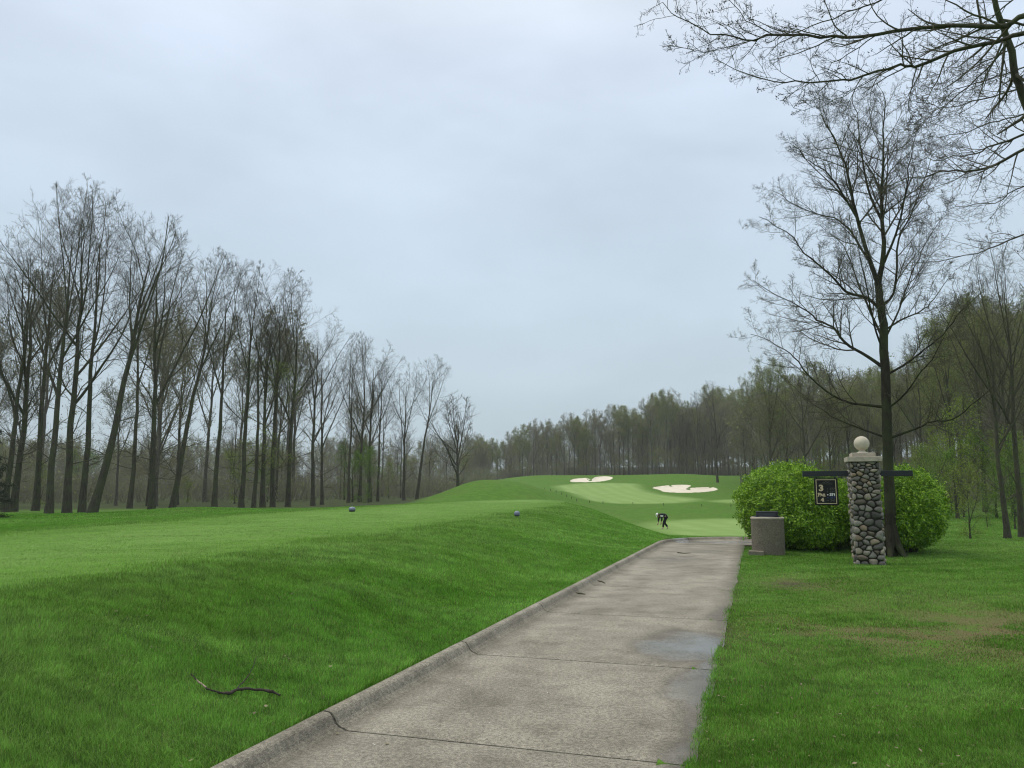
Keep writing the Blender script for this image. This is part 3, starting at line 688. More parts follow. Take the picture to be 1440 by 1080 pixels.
def wood_tree(seed, H=20, r0=.22, clear=.36, stems=5, lean=(0, 0), dens=1.0, fine=True, thin=1.0, leaf=.032, nleaf=2600, bark='bark', twig='twig', leafm='bud', spread=1.0, low=3, sang=(R(10), R(26)), leaf_from=0.0, ljit=.05, ntop=.80, up=.038, wide=.19):
    rng = np.random.default_rng(seed); T = Tree()
    P0, R0 = bole(rng, H, r0, ntop, lean); T.trunk(P0, R0, 10); L0 = np.array([H * ntop])
    cz = H * (clear * .55 + .5); top = P0[0, -1]; env = (np.array([top[0] * .85, top[1] * .85, cz]), wide * H, H * 1.0 - cz)
    Ps, Rs, Ls = grow(rng, P0, R0, L0, stems, (clear / ntop, .93), sang, .70, .58, 12, .045, .03, .62, .018, .20, env=env, fill=True)
    T.trunk(Ps, Rs, 7)
    l1 = grow(rng, P0, R0, L0, int(9 * dens), (clear / ntop, 1), (R(32), R(62)), .30 * spread, .30, 8, .08, up, .36, .010 * thin, env=env)
    l2 = grow(rng, Ps, Rs, Ls, int(9 * dens), (.12, 1), (R(22), R(50)), .46 * spread, .45, 8, .07, up, .42, .009 * thin, env=env)
    parts = [l1, l2]
    if low: parts.append(grow(rng, P0, R0, L0, low, (.14, clear / ntop), (R(50), R(85)), .17 * spread, .2, 7, .14, .02, .2, .010 * thin))
    tips = []
    for j, (P, Rr, L) in enumerate(parts):
        if not len(P): continue
        T.twigs(P, Rr, 5); e2 = env if j < 2 else None; big = (env[0], env[1] * 1.06, env[2] * 1.03) if j < 2 else None
        b = grow(rng, P, Rr, L, int(6.4 * dens), (.12, 1), (R(22), R(50)), .48, .40, 6, .09, up, .55, .0062 * thin, env=e2); T.twigs(b[0], b[1], 4)
        c = grow(rng, *b, max(2, int(5 * dens)), (.15, 1), (R(22), R(50)), .55, .40, 4, .10, up, .6, .0044 * thin, env=big); T.twigs(c[0], c[1], 3); tips.append(c[0][:, 2:].reshape(-1, 3))
        if fine:
            d = grow(rng, *c, 3, (.2, 1), (R(22), R(50)), .6, .4, 3, .11, up, .7, .0036 * thin, env=big); T.twigs(d[0], d[1], 3); tips.append(d[0][:, 1:].reshape(-1, 3))
    tp = np.concatenate(tips)
    if leaf_from: tp = tp[tp[:, 2] > leaf_from * H] if leaf_from > 0 else tp[tp[:, 2] < -leaf_from * H]
    if nleaf:
        V, q = leaves_at(rng, tp[rng.integers(0, len(tp), nleaf)], leaf, ljit); T.leaf(V, q)
    return T.meshes(M[bark], M[twig], M[leafm])
def place(name, meshes, loc, rz, s, label, cat='tree', group=None, sx=1.0):
    root = bpy.data.objects.new(name, None); COL.objects.link(root); root.empty_display_size = .3
    root.location = loc; root.rotation_euler = (0, 0, rz); root.scale = (s * sx, s * sx, s)
    tag(root, label, cat, group)
    for nm, me in zip(('trunk', 'crown'), meshes):
        o = bpy.data.objects.new(nm, me); COL.objects.link(o); o.parent = root
    return root
# ------------------------------------------------------------------ stone pillar
PX, PY = xy(18.95, 2.29); PZ = hz(PX, PY) - .05
PROT = -PA                                            # objects by the path are squared to it
def clip_poly(poly, p, nrm):
    out = []; n = len(poly)
    for i in range(n):
        a, b = poly[i], poly[(i + 1) % n]; da = (a[0] - p[0]) * nrm[0] + (a[1] - p[1]) * nrm[1]; db = (b[0] - p[0]) * nrm[0] + (b[1] - p[1]) * nrm[1]
        if da <= 0: out.append(a)
        if (da < 0) != (db < 0) and da != db:
            k = da / (da - db); out.append((a[0] + (b[0] - a[0]) * k, a[1] + (b[1] - a[1]) * k))
    return out
def cobbles(rng, w, h, n):
    sx = 1.0; sy = 1.32                                  # stones lie wider than tall
    pts = [(rng.uniform(0, w), rng.uniform(0, h)) for _ in range(n)]
    def cells():
        res = []
        for i, p in enumerate(pts):
            poly = [(0, 0), (w, 0), (w, h), (0, h)]
            for j, q in enumerate(pts):
                if i == j: continue
                dx, dy = (q[0] - p[0]), (q[1] - p[1]) * sy * sy
                if abs(q[0] - p[0]) > .5 or abs(q[1] - p[1]) > .5: continue
                poly = clip_poly(poly, ((p[0] + q[0]) / 2, (p[1] + q[1]) / 2), (dx, dy))
                if len(poly) < 3: break
            res.append(poly)
        return res
    for _ in range(1):
        cs = cells(); pts = [(sum(v[0] for v in c) / len(c), sum(v[1] for v in c) / len(c)) if len(c) > 2 else p for c, p in zip(cs, pts)]
    return [c for c in cells() if len(c) > 2]
def mat_cobble():
    m, nt, b, _ = mat('cobble'); t = NT(nt); tc = t.n('ShaderNodeTexCoord').outputs['Object']
    rnd = t.n('ShaderNodeNewGeometry').outputs['Random Per Island']
    c = t.ramp(rnd, [(0, (.060, .057, .050)), (.2, (.125, .119, .103)), (.42, (.21, .199, .172)), (.58, (.32, .30, .25)), (.68, (.33, .25, .165)), (.80, (.11, .095, .072)), (.92, (.38, .335, .26)), (1, (.22, .212, .185))])
    c = t.mix(t.mapr(t.noise(tc, 30, 4, .7), .35, .7, 0, .6), c, t.mix(1, c, (.55, .54, .52), 'MULTIPLY'))
    t.l(c, b.inputs['Base Color']); b.inputs['Roughness'].default_value = .6; b.inputs['Specular IOR Level'].default_value = .4
    t.l(t.bump(t.noise(tc, 40, 3), .006), b.inputs['Normal']); return m
M['cobble'] = mat_cobble()
M['mortar'] = simple('dark_mortar', (.055, .052, .044), .95, .1, .4, 20, .01)
M['cap'] = simple('weathered_limestone', (.40, .36, .29), .85, .25, .22, 9, .004)
M['ball'] = simple('pale_limestone', (.52, .47, .38), .85, .25, .14, 7, .003)
M['black'] = simple('black_painted_steel', (.010, .012, .018), .42, .5, .2, 6)
M['gold'] = simple('cream_lettering', (.55, .46, .30), .6, .3, .08, 20)
M['white'] = simple('white_lettering', (.75, .75, .75), .6, .3, .05, 20)
M['blue'] = simple('blue_lettering', (.030, .055, .16), .6, .3, .05, 20)
M['dim'] = simple('dull_lettering', (.075, .080, .070), .6, .3, .05, 20)
M['panel'] = simple('black_sign_face', (.008, .009, .008), .5, .3, .2, 10)
def build_pillar():
    root = empty('stone_pillar', (PX, PY, PZ), PROT); tag(root, 'square cobblestone pillar with pale ball finial holding black sign arms', 'pillar')
    W, H = .57, 2.28; h = W / 2; tp = .012               # slight batter
    core = MB(); core.box((0, 0, H / 2), (W - .05, W - .05, H)); 
    c = core.build('mortar_core', M['mortar'], root)
    rng = random.Random(5); mb = MB()
    for f in range(4):
        Mf = Matrix.Rotation(f * PI / 2, 4, 'Z')
        for cell in cobbles(rng, W + .02, H - .01, 84):
            cx = sum(v[0] for v in cell) / len(cell); cy = sum(v[1] for v in cell) / len(cell)
            p = smooth_poly(cell, 2); n = len(p); dep = rng.uniform(.035, .07); shr = rng.uniform(.86, .94)
            V = []; ks = [(1.0, -.03), (1.0, .2), (.93, .62), (.74, .9), (.42, 1.0)]
            tx, ty = rng.uniform(-.12, .12), rng.uniform(-.12, .12)
            for k, d in ks:
                for q in p:
                    u = cx + (q[0] - cx) * k * shr; v = cy + (q[1] - cy) * k * shr
                    V.append((u - W / 2 - .01, -h + .022 - d * dep - (u - cx) * tx * (d > 0) - (v - cy) * ty * (d > 0), v + .005))
            V.append((cx - W / 2 - .01, -h + .022 - dep * 1.02, cy + .005)); L = len(V) - 1
            Fc = [[i * n + j, i * n + (j + 1) % n, (i + 1) * n + (j + 1) % n, (i + 1) * n + j] for i in range(len(ks) - 1) for j in range(n)] + [[(len(ks) - 1) * n + j, (len(ks) - 1) * n + (j + 1) % n, L] for j in range(n)]
            mb.add([tuple(Mf @ Vector(v)) for v in V], Fc)
    mb.build('cobbles', M['cobble'], root, True)
    cap = MB(); cap.box((0, 0, H + .055), (.70, .70, .11), .012); cap.box((0, 0, H + .11 + .045), (.49, .49, .09), .02)
    cap.build('cap', M['cap'], root)
    fin = MB(); prof_ = [(.13, H + .19), (.13, H + .205), (.085, H + .225), (.062, H + .25), (.066, H + .27)]
    R0 = .163; zc = H + .265 + R0 - .012
    prof_ += [(R0 * math.cos(a), zc + R0 * math.sin(a)) for a in np.linspace(-1.15, 1.5, 18)]
    fin.lathe(prof_, 40); fin.build('ball_finial', M['ball'], root, True)
    for sgn, L in ((-1, 1.015), (1, .725)):
        a = MB(); a.box((sgn * (h + L / 2 - .02), 0, 2.025), (L, .08, .125), .006)
        if sgn < 0:
            a.box((-.45, 0, 1.95), (.014, .03, .06)); a.box((-1.13, 0, 1.95), (.014, .03, .06))
            a.box((-.79, 0, 1.945), (.70, .03, .016))
        a.build('sign_arm', M['black'], root)
    # pole hole collar where the arms enter
    # the hanging hole sign: a thing of its own
    sx = -.795; sw, sh = .50, .60
    Mw = Matrix.Translation((PX, PY, PZ)) @ Matrix.Rotation(PROT, 4, 'Z') @ Matrix.Translation((sx, 0, 1.925 - sh / 2))
    sg = bpy.data.objects.new('hole_sign', None); COL.objects.link(sg); sg.matrix_world = Mw; sg.empty_display_size = .2
    tag(sg, 'black hanging hole sign with cream border reading 3 Par 4', 'sign')
    b = MB(); b.box((0, 0, 0), (sw, .04, sh), .006)
    for x in (-.19, .19): b.box((x, 0, sh / 2 + .004), (.02, .02, .02))
    b.build('panel', M['panel'], sg)
    y0 = -.024
    fr = MB(); bw, bh, lw = sw - .075, sh - .07, .014
    fr.box((0, y0, bh / 2), (bw, .006, lw)); fr.box((0, y0, -bh / 2), (bw, .006, lw))
    for x in (-1, 1): fr.box((x * (bw / 2 - lw / 2), y0, 0), (lw, .006, bh - lw - .001))
    fr.build('border', M['gold'], sg)
    def text(body, x, z, size, mtl, name, bold=.0, sq=1.0):
        cu = bpy.data.curves.new('text', 'FONT'); cu.body = body; cu.size = size; cu.align_x = 'CENTER'; cu.align_y = 'CENTER'; cu.extrude = .003; cu.offset = bold
        o = bpy.data.objects.new('text', cu); COL.objects.link(o); dg = bpy.context.evaluated_depsgraph_get()
        me = bpy.data.meshes.new_from_object(o.evaluated_get(dg)); bpy.data.objects.remove(o); bpy.data.curves.remove(cu)
        me.transform(Matrix.Translation((x, y0 - .001, z)) @ Matrix.Rotation(PI / 2, 4, 'X') @ Matrix.Scale(sq, 4, (1, 0, 0)))
        me.materials.clear(); return link(name, me, sg, (mtl,))
    text('3', -.105, .075, .185, M['gold'], 'hole_number', .008, 1.15)
    text('P', -.148, -.072, .108, M['gold'], 'lettering', .004, 1.1); text('A', -.098, -.079, .084, M['gold'], 'lettering', .003, 1.05); text('R', -.046, -.079, .084, M['gold'], 'lettering', .003, 1.05); text('4', -.09, -.185, .11, M['gold'], 'par_number', .005, 1.15)
    for x, z, w in ((-.176, -.107, .03), (-.05, -.107, .03), (-.176, -.043, .02), (-.075, -.218, .04)):
        se = MB(); se.box((x, y0 - .001, z), (w, .006, .008)); se.build('serif', M['gold'], sg)
    for i, (tx, mm) in enumerate((('377', 'dim'), ('339', 'dim'), ('371', 'white'), ('317', 'blue'), ('243', 'dim'))):
        z = .058 - .064 * i
        text(tx, .128, z, .064 if i != 2 else .074, M[mm], 'yardage', .002 if i != 2 else .004, 1.12)
        d = MB(); d.prism([(.03 * .45 * math.cos(a), .03 * .45 * math.sin(a)) for a in np.linspace(0, 2 * PI, 12, False)], .005, 0, Matrix.Translation((.028, y0 + .001, z)) @ Matrix.Rotation(PI / 2, 4, 'X')); d.build('marker_dot', M[mm], sg)
    lg = MB()                                            # small emblem: a ridge of peaks over a line of small letters
    for cx, w, hh in ((-.045, .06, .03), (0, .08, .05), (.05, .07, .036)):
        lg.prism([(cx - w / 2, 0), (cx - w / 2 + .012, 0), (cx, hh - .012), (cx + w / 2 - .012, 0), (cx + w / 2, 0), (cx, hh)], .004, 0, Matrix.Translation((0, y0 + .001, .192)) @ Matrix.Rotation(PI / 2, 4, 'X'))
    rr = random.Random(2); x = -.135
    while x < .13:
        w = rr.choice((.010, .014, .018)); k = rr.choice((0, 1, 2))
        lg.box((x, y0 - .001, .172), (.005, .005, .024))
        if k != 0: lg.box((x + w * .5, y0 - .001, .182), (w - .005, .005, .004))
        if k == 2: lg.box((x + w * .5, y0 - .001, .163), (w - .005, .005, .004))
        x += w + .010
    lg.build('emblem', M['dim'], sg)
build_pillar()

# ------------------------------------------------------------------ litter bin and its pad
def build_bin():
    m, nt, b, _ = mat('exposed_aggregate'); t = NT(nt); tc = t.n('ShaderNodeTexCoord').outputs['Object']
    v = t.vor(tc, 62); c = t.ramp(t.noise(tc, 75, 3, .7), [(.28, (.08, .07, .052)), (.42, (.22, .19, .145)), (.55, (.31, .275, .215)), (.70, (.55, .50, .41))])
    c = t.mix(t.ramp(v.outputs['Distance'], [(.25, 0), (.55, 1)]), c, (.13, .117, .09))
    c = t.mix(t.mapr(t.noise(tc, 2.5, 4), .4, .7, 0, .4), c, t.mix(1, c, (.6, .62, .56), 'MULTIPLY'))
    t.l(c, b.inputs['Base Color']); b.inputs['Roughness'].default_value = .9; bm_ = t.n('ShaderNodeBump', invert=True); bm_.inputs['Distance'].default_value = .01; t.l(v.outputs['Distance'], bm_.inputs['Height']); t.l(bm_.outputs[0], b.inputs['Normal'])
    x, y = at(1081, 779)[:2]; z = hz(x, y) - .02
    root = empty('litter_bin', (x, y, z), PROT); tag(root, 'squat tan pebbled concrete litter bin with black metal lid', 'litter bin')
    def rsq(w, r, n=6):
        p = []
        for cx, cy, a0 in ((1, 1, 0), (-1, 1, PI / 2), (-1, -1, PI), (1, -1, 1.5 * PI)):
            for k in range(n + 1):
                a = a0 + k * PI / 2 / n; p.append((cx * (w / 2 - r) + r * math.cos(a), cy * (w / 2 - r) + r * math.sin(a)))
        return p
    def loft(mb, secs):
        n = len(secs[0][0]); V = [(px, py, z_) for p, z_ in secs for px, py in p]
        Fc = [[i * n + j, i * n + (j + 1) % n, (i + 1) * n + (j + 1) % n, (i + 1) * n + j] for i in range(len(secs) - 1) for j in range(n)]
        mb.add(V, Fc + [list(range(n - 1, -1, -1)), list(range((len(secs) - 1) * n, len(secs) * n))])
    bd = MB(); loft(bd, [(rsq(.77, .33), 0), (rsq(.79, .33), .02), (rsq(.80, .33), .885)]); bd.build('body', m, root, False)
    rm = MB(); loft(rm, [(rsq(.802, .33), .888), (rsq(.81, .335), .895), (rsq(.81, .335), .925), (rsq(.78, .32), .935)]); rm.build('rim', M['cap'], root)
    ld = MB(); loft(ld, [(rsq(.66, .26), .938), (rsq(.62, .24), .955), (rsq(.54, .06), .966), (rsq(.52, .05), 1.045), (rsq(.54, .05), 1.05), (rsq(.54, .05), 1.066), (rsq(.48, .05), 1.076)]); l = ld.build('lid', M['black'], root)
    op = MB(); op.box((0, -.262, 1.005), (.36, .012, .05), .003); op.build('flap', simple('dark_steel_flap', (.03, .036, .05), .35, .5), l)
    p = at(1056, 781)
    pd = MB(); pd.box((0, 0, 0), (.36, .45, .20), .02); o = pd.build('concrete_block', M['kerb'], None); o.location = (p[0] + .18, p[1] + .15, hz(p[0], p[1]) + .0); o.rotation_euler = (0, 0, PROT)
    tag(o, 'pale concrete block poking out of the grass beside the litter bin', 'concrete block')
build_bin()

# ------------------------------------------------------------------ clipped bushes
def build_bush(label, c, lobes, n, seed):
    rng = np.random.default_rng(seed)
    root = empty('green_bush', (c[0], c[1], hz(c[0], c[1]))); tag(root, label, 'bush', 'clipped green bushes behind the pillar')
    Vs = []; Ns = []
    for (lx, ly, lz, rx, ry, rz, share) in lobes:
        k = int(n * share); d = rng.normal(0, 1, (k, 3)); d /= np.linalg.norm(d, axis=1, keepdims=True)
        th = np.arctan2(d[:, 1], d[:, 0]); lump = fbm(th * 2.2 + 20 + lx, d[:, 2] * 3.2 + 9, seed, 3) - .5; l2 = fbm(th * 8 + 60, d[:, 2] * 9 + 30, seed + 1, 2) - .5
        dep = rng.random(k) ** 2.2 * .40
        rr = (1 + .26 * lump + .26 * l2 - dep)
        sq = np.where(d[:, 2] < 0, .92, 1.0)
        P = np.stack([lx + d[:, 0] * rx * rr, ly + d[:, 1] * ry * rr, np.maximum(lz + d[:, 2] * rz * rr * sq, .03 + .1 * rng.random(k))], 1)
        Vs.append(P); Ns.append(d)
    for (lx, ly, lz, rx, ry, rz, share) in lobes:      # young shoots standing proud of the outline
        m = int(260 * share); d = rng.normal(0, 1, (m, 3)); d[:, 2] = np.abs(d[:, 2]) * .9 - .15; d /= np.linalg.norm(d, axis=1, keepdims=True)
        ln = rng.uniform(.10, .34, m); g = d + np.array([0, 0, .7]) + rng.normal(0, .25, (m, 3)); g /= np.linalg.norm(g, axis=1, keepdims=True)
        for q in np.linspace(0, 1, 14):
            Vs.append(np.array([lx, ly, lz]) + d * np.array([rx, ry, rz]) * .93 + g * (ln * q)[:, None] + rng.normal(0, .018, (m, 3))); Ns.append(g)
    P = np.concatenate(Vs); Nn = np.concatenate(Ns); k = len(P)
    dirn = Nn * .40 + rng.normal(0, .62, (k, 3)); dirn[:, 2] -= .15; dirn /= np.linalg.norm(dirn, axis=1, keepdims=True)
    up = np.array([[0, 0, 1.]]) * .30 + Nn * 1.1 + rng.normal(0, .42, (k, 3))
    e = np.cross(dirn, up); e /= np.linalg.norm(e, axis=1, keepdims=True) + 1e-9; nrm = np.cross(e, dirn)
    s = rng.uniform(.04, .082, (k, 1))
    V = np.stack([P, P + dirn * s * .45 + e * s * .26 + nrm * s * .06, P + dirn * s - nrm * s * .1, P + dirn * s * .45 - e * s * .26 + nrm * s * .06], 1).reshape(-1, 3)
    i = np.arange(k) * 4
    o = link('foliage', np_mesh('foliage', V, [np.stack([i, i + 1, i + 2], 1), np.stack([i, i + 2, i + 3], 1)]), root, (M['leaf_bush'],))
    # stems inside
    st_ = []; 
    for (lx, ly, lz, rx, ry, rz, share) in lobes:
        m = 26; a = rng.uniform(0, 2 * PI, m); q = rng.random(m) ** .5
        b0 = np.stack([lx + .25 * rx * q * np.cos(a), ly + .25 * ry * q * np.sin(a), np.full(m, -.05)], 1)
        b1 = np.stack([lx + .8 * rx * q * np.cos(a), ly + .8 * ry * q * np.sin(a), lz + rz * .6 * np.sqrt(1 - q * q * .9)], 1)
        u = np.linspace(0, 1, 6)[None, :, None]; st_.append(b0[:, None] * (1 - u) + b1[:, None] * u + rng.normal(0, .03, (m, 6, 3)))
    S = np.concatenate(st_); V, q = tubes(S, np.tile(np.linspace(.02, .006, 6), (len(S), 1)), 5)
    link('stems', np_mesh('stems', V, [q]), root, (M['bark'],))
def lat(px, y, dist): return None
_l = at(1100, 768); _l2 = at(1178, 766); _r = at(1288, 764)
bD = 22.6
def gx(px): return on_ray(px, 700, bD)[0]
def gy(px): return on_ray(px, 700, bD)[1]
cA = (gx(1112), gy(1112)); cB = (gx(1197), gy(1197) + .3); cC = (gx(1283), gy(1283) + .1)
build_bush('rounded bright green bush between the litter bin and the pillar', cA, [(.06, .2, 1.10, 1.46, 1.35, 1.17, .72), (.42, -.15, .82, .92, 1.0, .95, .28)], 82000, 31)
build_bush('bright green bush mostly hidden behind the stone pillar and sign', cB, [(.05, 1.1, .9, .72, 1.0, .98, 1)], 36000, 32)
build_bush('rounded bright green bush on the tree side of the pillar', cC, [(-.06, .3, 1.08, .92, 1.25, 1.06, .75), (-.5, .0, .95, .75, .9, .95, .25)], 56000, 33)

# ------------------------------------------------------------------ tee markers, rope posts, fallen wood
def build_markers():
    m = simple('blue_grey_plastic', (.16, .18, .27), .35, .5, .1, 10); dk = simple('dark_rubber', (.02, .02, .03), .6, .3)
    for px, py, w, lab in ((727, 726.5, 8, 'blue ball tee marker near the right edge of the tee'), (495, 719.5, 9, 'blue dome tee marker further left near the back of the tee')):
        p = at(px, py); d = math.hypot(p[0], p[1]); r = w / F * d / 2 * 1.03
        root = empty('tee_marker', (p[0], p[1], p[2])); tag(root, lab, 'tee marker', 'tee markers')
        a = MB(); k = .95 if w == 8 else .72
        a.lathe([(r * math.cos(t), r * k + r * k * math.sin(t)) for t in np.linspace(-.55, 1.5, 12)], 24); a.build('ball', m, root, True)
        b = MB(); b.lathe([(r * .55, -.01), (r * .8, .0), (r * .9, r * k * .45), (r * .84, r * k * .52)], 24); b.build('base', dk, root, True)
build_markers()
def build_posts():
    m = simple('weathered_post', (.085, .075, .055), .9, .2)
    pos = [(829, 707.5), (848, 708.5), (890, 709.5), (933, 711), (987, 712.5), (766, 688), (774, 690.5), (782, 693), (790, 696), (797, 699), (804, 702), (811, 705), (1028, 713)]
    src = None
    for px, py in pos:
        p = at(px, py)
        if src is None:
            mb = MB(); mb.lathe([(.034, -.1), (.034, .27), (.038, .28), (.038, .30), (.02, .315)], 10)
            src = mb.build('rope_post', m); o = src
        else:
            o = src.copy(); COL.objects.link(o)
        o.location = p; tag(o, 'short dark wooden rope post at the edge of the far fairway', 'post', 'rope posts along the fairway edge')
build_posts()
def build_branch():
    m = mat_bark('dead_bark', (.030, .026, .022), (.095, .082, .068)); pale = simple('peeled_wood', (.36, .28, .21), .8, .2)
    def g(px, py, up=.02): 
        p = at(px, py); return (p[0], p[1], p[2] + up)
    root = empty('fallen_branch', g(330, 982, 0)); tag(root, 'dead forked branch lying in the grass on the bank left of the path', 'branch')
    o = Vector(root.location)
    def tb(pts, rad, name, mm, par):
        P = [tuple(Vector(g(*q)) - o) for q in pts]; mb = MB(); 
        P = np.array(P); u = np.linspace(0, len(P) - 1, len(P) * 4); i0 = np.minimum(u.astype(int), len(P) - 2); f = (u - i0)[:, None]; rj = np.random.default_rng(int(len(P) * 31)); P = P[i0] * (1 - f) + P[i0 + 1] * f + rj.normal(0, .0018, (len(u), 3)); rd = np.interp(u, range(len(rad)), rad) * .66 * rj.uniform(.72, 1.25, len(u))
        mb.tube(P.tolist(), rd.tolist(), 8); return mb.build(name, mm, par, True)
    a = tb([(394, 985, .035), (378, 982.5, .05), (360, 981, .05), (345, 980, .05), (333, 980, .045), (322, 983, .035), (306, 982, .035), (296, 979.5, .04), (289, 977, .045)], [.012, .014, .015, .014, .014, .016, .010, .009, .008], 'limb', m, root)
    tb([(328, 982, .04), (340, 976, .07), (350, 969, .10), (355, 964, .13), (360, 957, .17)], [.008, .006, .005, .004, .002], 'side_twig', m, root)
    tb([(289, 977, .045), (281, 974, .06), (275, 972, .07)], [.0085, .009, .006], 'bare_wood', pale, root)
    tb([(275, 972, .07), (270, 969, .085), (266, 967, .09)], [.006, .008, .002], 'broken_end', m, root)
    labs = ['small dark twig on the concrete near the kerb, nearest of three', 'small bent twig on the concrete close to the kerb', 'dark twig lying across a slab joint of the path']
    for (pts, lab) in zip(([(809, 834), (816, 834.5), (823, 835.5)], [(834, 814), (840, 817), (846, 817.5), (851, 820)], [(953, 777), (962, 778), (971, 777.5)]), labs):
        P = []
        for q in pts:
            d = ray(*q); k = (.012 - EYE) / d[2]; P.append((d[0] * k, d[1] * k, .012))
        mb = MB(); mb.tube(P, list(np.linspace(.014, .006, len(P))), 6); tag(mb.build('twig', M['bark']), lab, 'twig')
build_branch()

# ------------------------------------------------------------------ the golfer bending down
def skin_mesh(name, chains, mat_, parent, sub=2, root=0):
    V = []; E_ = []; Rad = []
    idx = {}
    for ch in chains:
        prev = None
        for key, co, r in ch:
            if key not in idx:
                idx[key] = len(V); V.append(co); Rad.append(r)
            if prev is not None and prev != idx[key]: E_.append((prev, idx[key]))
            prev = idx[key]
    me = bpy.data.meshes.new(name); me.from_pydata(V, E_, []); me.update()
    o = bpy.data.objects.new(name, me); COL.objects.link(o)
    o.modifiers.new('skin', 'SKIN').use_smooth_shade = True
    sk = me.skin_vertices[0].data
    for i, r in enumerate(Rad): sk[i].radius = (r, r); sk[i].use_root = (i == 0)
    o.modifiers.new('sub', 'SUBSURF').levels = sub; o.modifiers['sub'].render_levels = sub
    dg = bpy.context.evaluated_depsgraph_get(); m2 = bpy.data.meshes.new_from_object(o.evaluated_get(dg))
    bpy.data.objects.remove(o); m2.name = name; m2.polygons.foreach_set('use_smooth', np.ones(len(m2.polygons), bool))
    m2.materials.clear(); return link(name, m2, parent, (mat_,))
def build_person():
    p = at(933, 744.0); sx = 1.08
    root = empty('person', (p[0], p[1], p[2] - .01), R(8), sx); tag(root, 'golfer in dark clothes and white cap bending down to the grass', 'person')
    skin = simple('skin', (.42, .27, .20), .6, .3, .08); navy = simple('navy_jacket', (.012, .014, .024), .8, .2, .3, 5); blk = simple('black_trousers', (.009, .010, .013), .8, .2, .3, 5); wht = simple('white_cloth', (.75, .75, .76), .8, .2, .05); shoe = simple('pale_shoe', (.45, .42, .40), .6, .3, .1)
    hipL, hipR = (.20, -.09, .80), (.22, .09, .80); pel = (.21, 0, .83); waist = (.08, 0, .91); chest = (-.13, 0, .955); neck = (-.29, 0, .965); head = (-.40, 0, .955)
    shL, shR = (-.22, -.19, .93), (-.22, .19, .93)
    kneeL, ankL, toeL = (-.01, -.11, .44), (-.07, -.11, .07), (-.20, -.12, .03)
    kneeR, ankR, toeR = (.12, .12, .42), (.36, .12, .11), (.27, .13, .03)
    elL, wrL = (-.17, -.23, .69), (-.19, -.17, .47); elR, wrR = (-.24, .22, .67), (-.30, .14, .43)
    ch = [[('pel', pel, .14), ('waist', waist, .13), ('chest', chest, .15), ('neck', neck, .06), ('h0', (-.35, 0, .955), .085), ('head', head, .105), ('h1', (-.465, 0, .935), .085)],
          [('pel', pel, .14), ('hipL', hipL, .10), ('kL', kneeL, .062), ('aL', ankL, .042), ('tL', toeL, .035)],
          [('pel', pel, .14), ('hipR', hipR, .10), ('kR', kneeR, .062), ('aR', ankR, .042), ('tR', toeR, .035)],
          [('chest', chest, .15), ('sL', shL, .07), ('eL', elL, .046), ('wL', wrL, .028)], [('chest', chest, .15), ('sR', shR, .07), ('eR', elR, .046), ('wR', wrR, .028)]]
    for sd_, wr, dr in (('L', wrL, (-.02, .02, -.09)), ('R', wrR, (-.05, -.02, -.085))):
        palm = tuple(wr[i] + dr[i] * .75 for i in range(3)); ch.append([('w' + sd_, wr, .028), ('p' + sd_, palm, .034)])
        for f in range(4):
            o = (f - 1.5) * .021; b = (palm[0] + o, palm[1], palm[2] - .035); ln = (.075, .085, .08, .062)[f]
            ch.append([('p' + sd_, palm, .034), (f'f{sd_}{f}a', b, .010), (f'f{sd_}{f}b', (b[0] - .012, b[1] + .01, b[2] - ln * .5), .009), (f'f{sd_}{f}c', (b[0] - .004, b[1] + .03, b[2] - ln * .9), .008)])
        ch.append([('p' + sd_, palm, .034), (f't{sd_}a', (palm[0] - .045, palm[1], palm[2] - .01), .011), (f't{sd_}b', (palm[0] - .06, palm[1] + .015, palm[2] - .045), .009)])
    body = skin_mesh('body', ch, skin, root)
    k = 1.12
    skin_mesh('trousers', [[('pel', pel, .165), ('hipL', hipL, .125), ('kL', kneeL, .085), ('mL', (-.05, -.11, .22), .07), ('aL', (ankL[0], ankL[1], .12), .062)], [('pel', pel, .165), ('hipR', hipR, .125), ('kR', kneeR, .085), ('aR', (.33, .12, .155), .062)], [('pel', pel, .165), ('w', (.12, 0, .89), .15)]], blk, root)
    skin_mesh('jacket', [[('w', (.15, 0, .865), .165), ('waist', waist, .16), ('chest', chest, .18), ('n', (-.275, 0, .965), .085)], [('chest', chest, .18), ('sL', shL, .095), ('eL', elL, .066), ('wL', (wrL[0], wrL[1], wrL[2] + .05), .05)], [('chest', chest, .18), ('sR', shR, .095), ('eR', elR, .066), ('wR', (wrR[0], wrR[1], wrR[2] + .05), .05)]], navy, root)
    fl = MB(); fl.box((-.185, -.275, .885), (.20, .012, .085), .004, ); f = fl.build('sleeve_panel', wht, root); 
    cp = MB(); V = Matrix.Translation((-.395, 0, .965)) @ Matrix.Rotation(R(-70), 4, 'Y')
    t = MB(); t.lathe([(.112, 0), (.114, .03), (.10, .075), (.07, .105), (.02, .12)], 20); t.V = [np.array([tuple(V @ Vector(v)) for v in a]) for a in t.V]
    c = t.build('cap', wht, root, True)
    br = MB(); br.prism([(.10 * math.cos(a) + .0, .10 * math.sin(a)) for a in np.linspace(-1.3, 1.3, 9)] + [(.17 * math.cos(a) + .02, .10 * math.sin(a)) for a in np.linspace(1.3, -1.3, 9)], .008, 0.005, V @ Matrix.Rotation(PI, 4, 'Z')); br.build('cap_brim', wht, c)
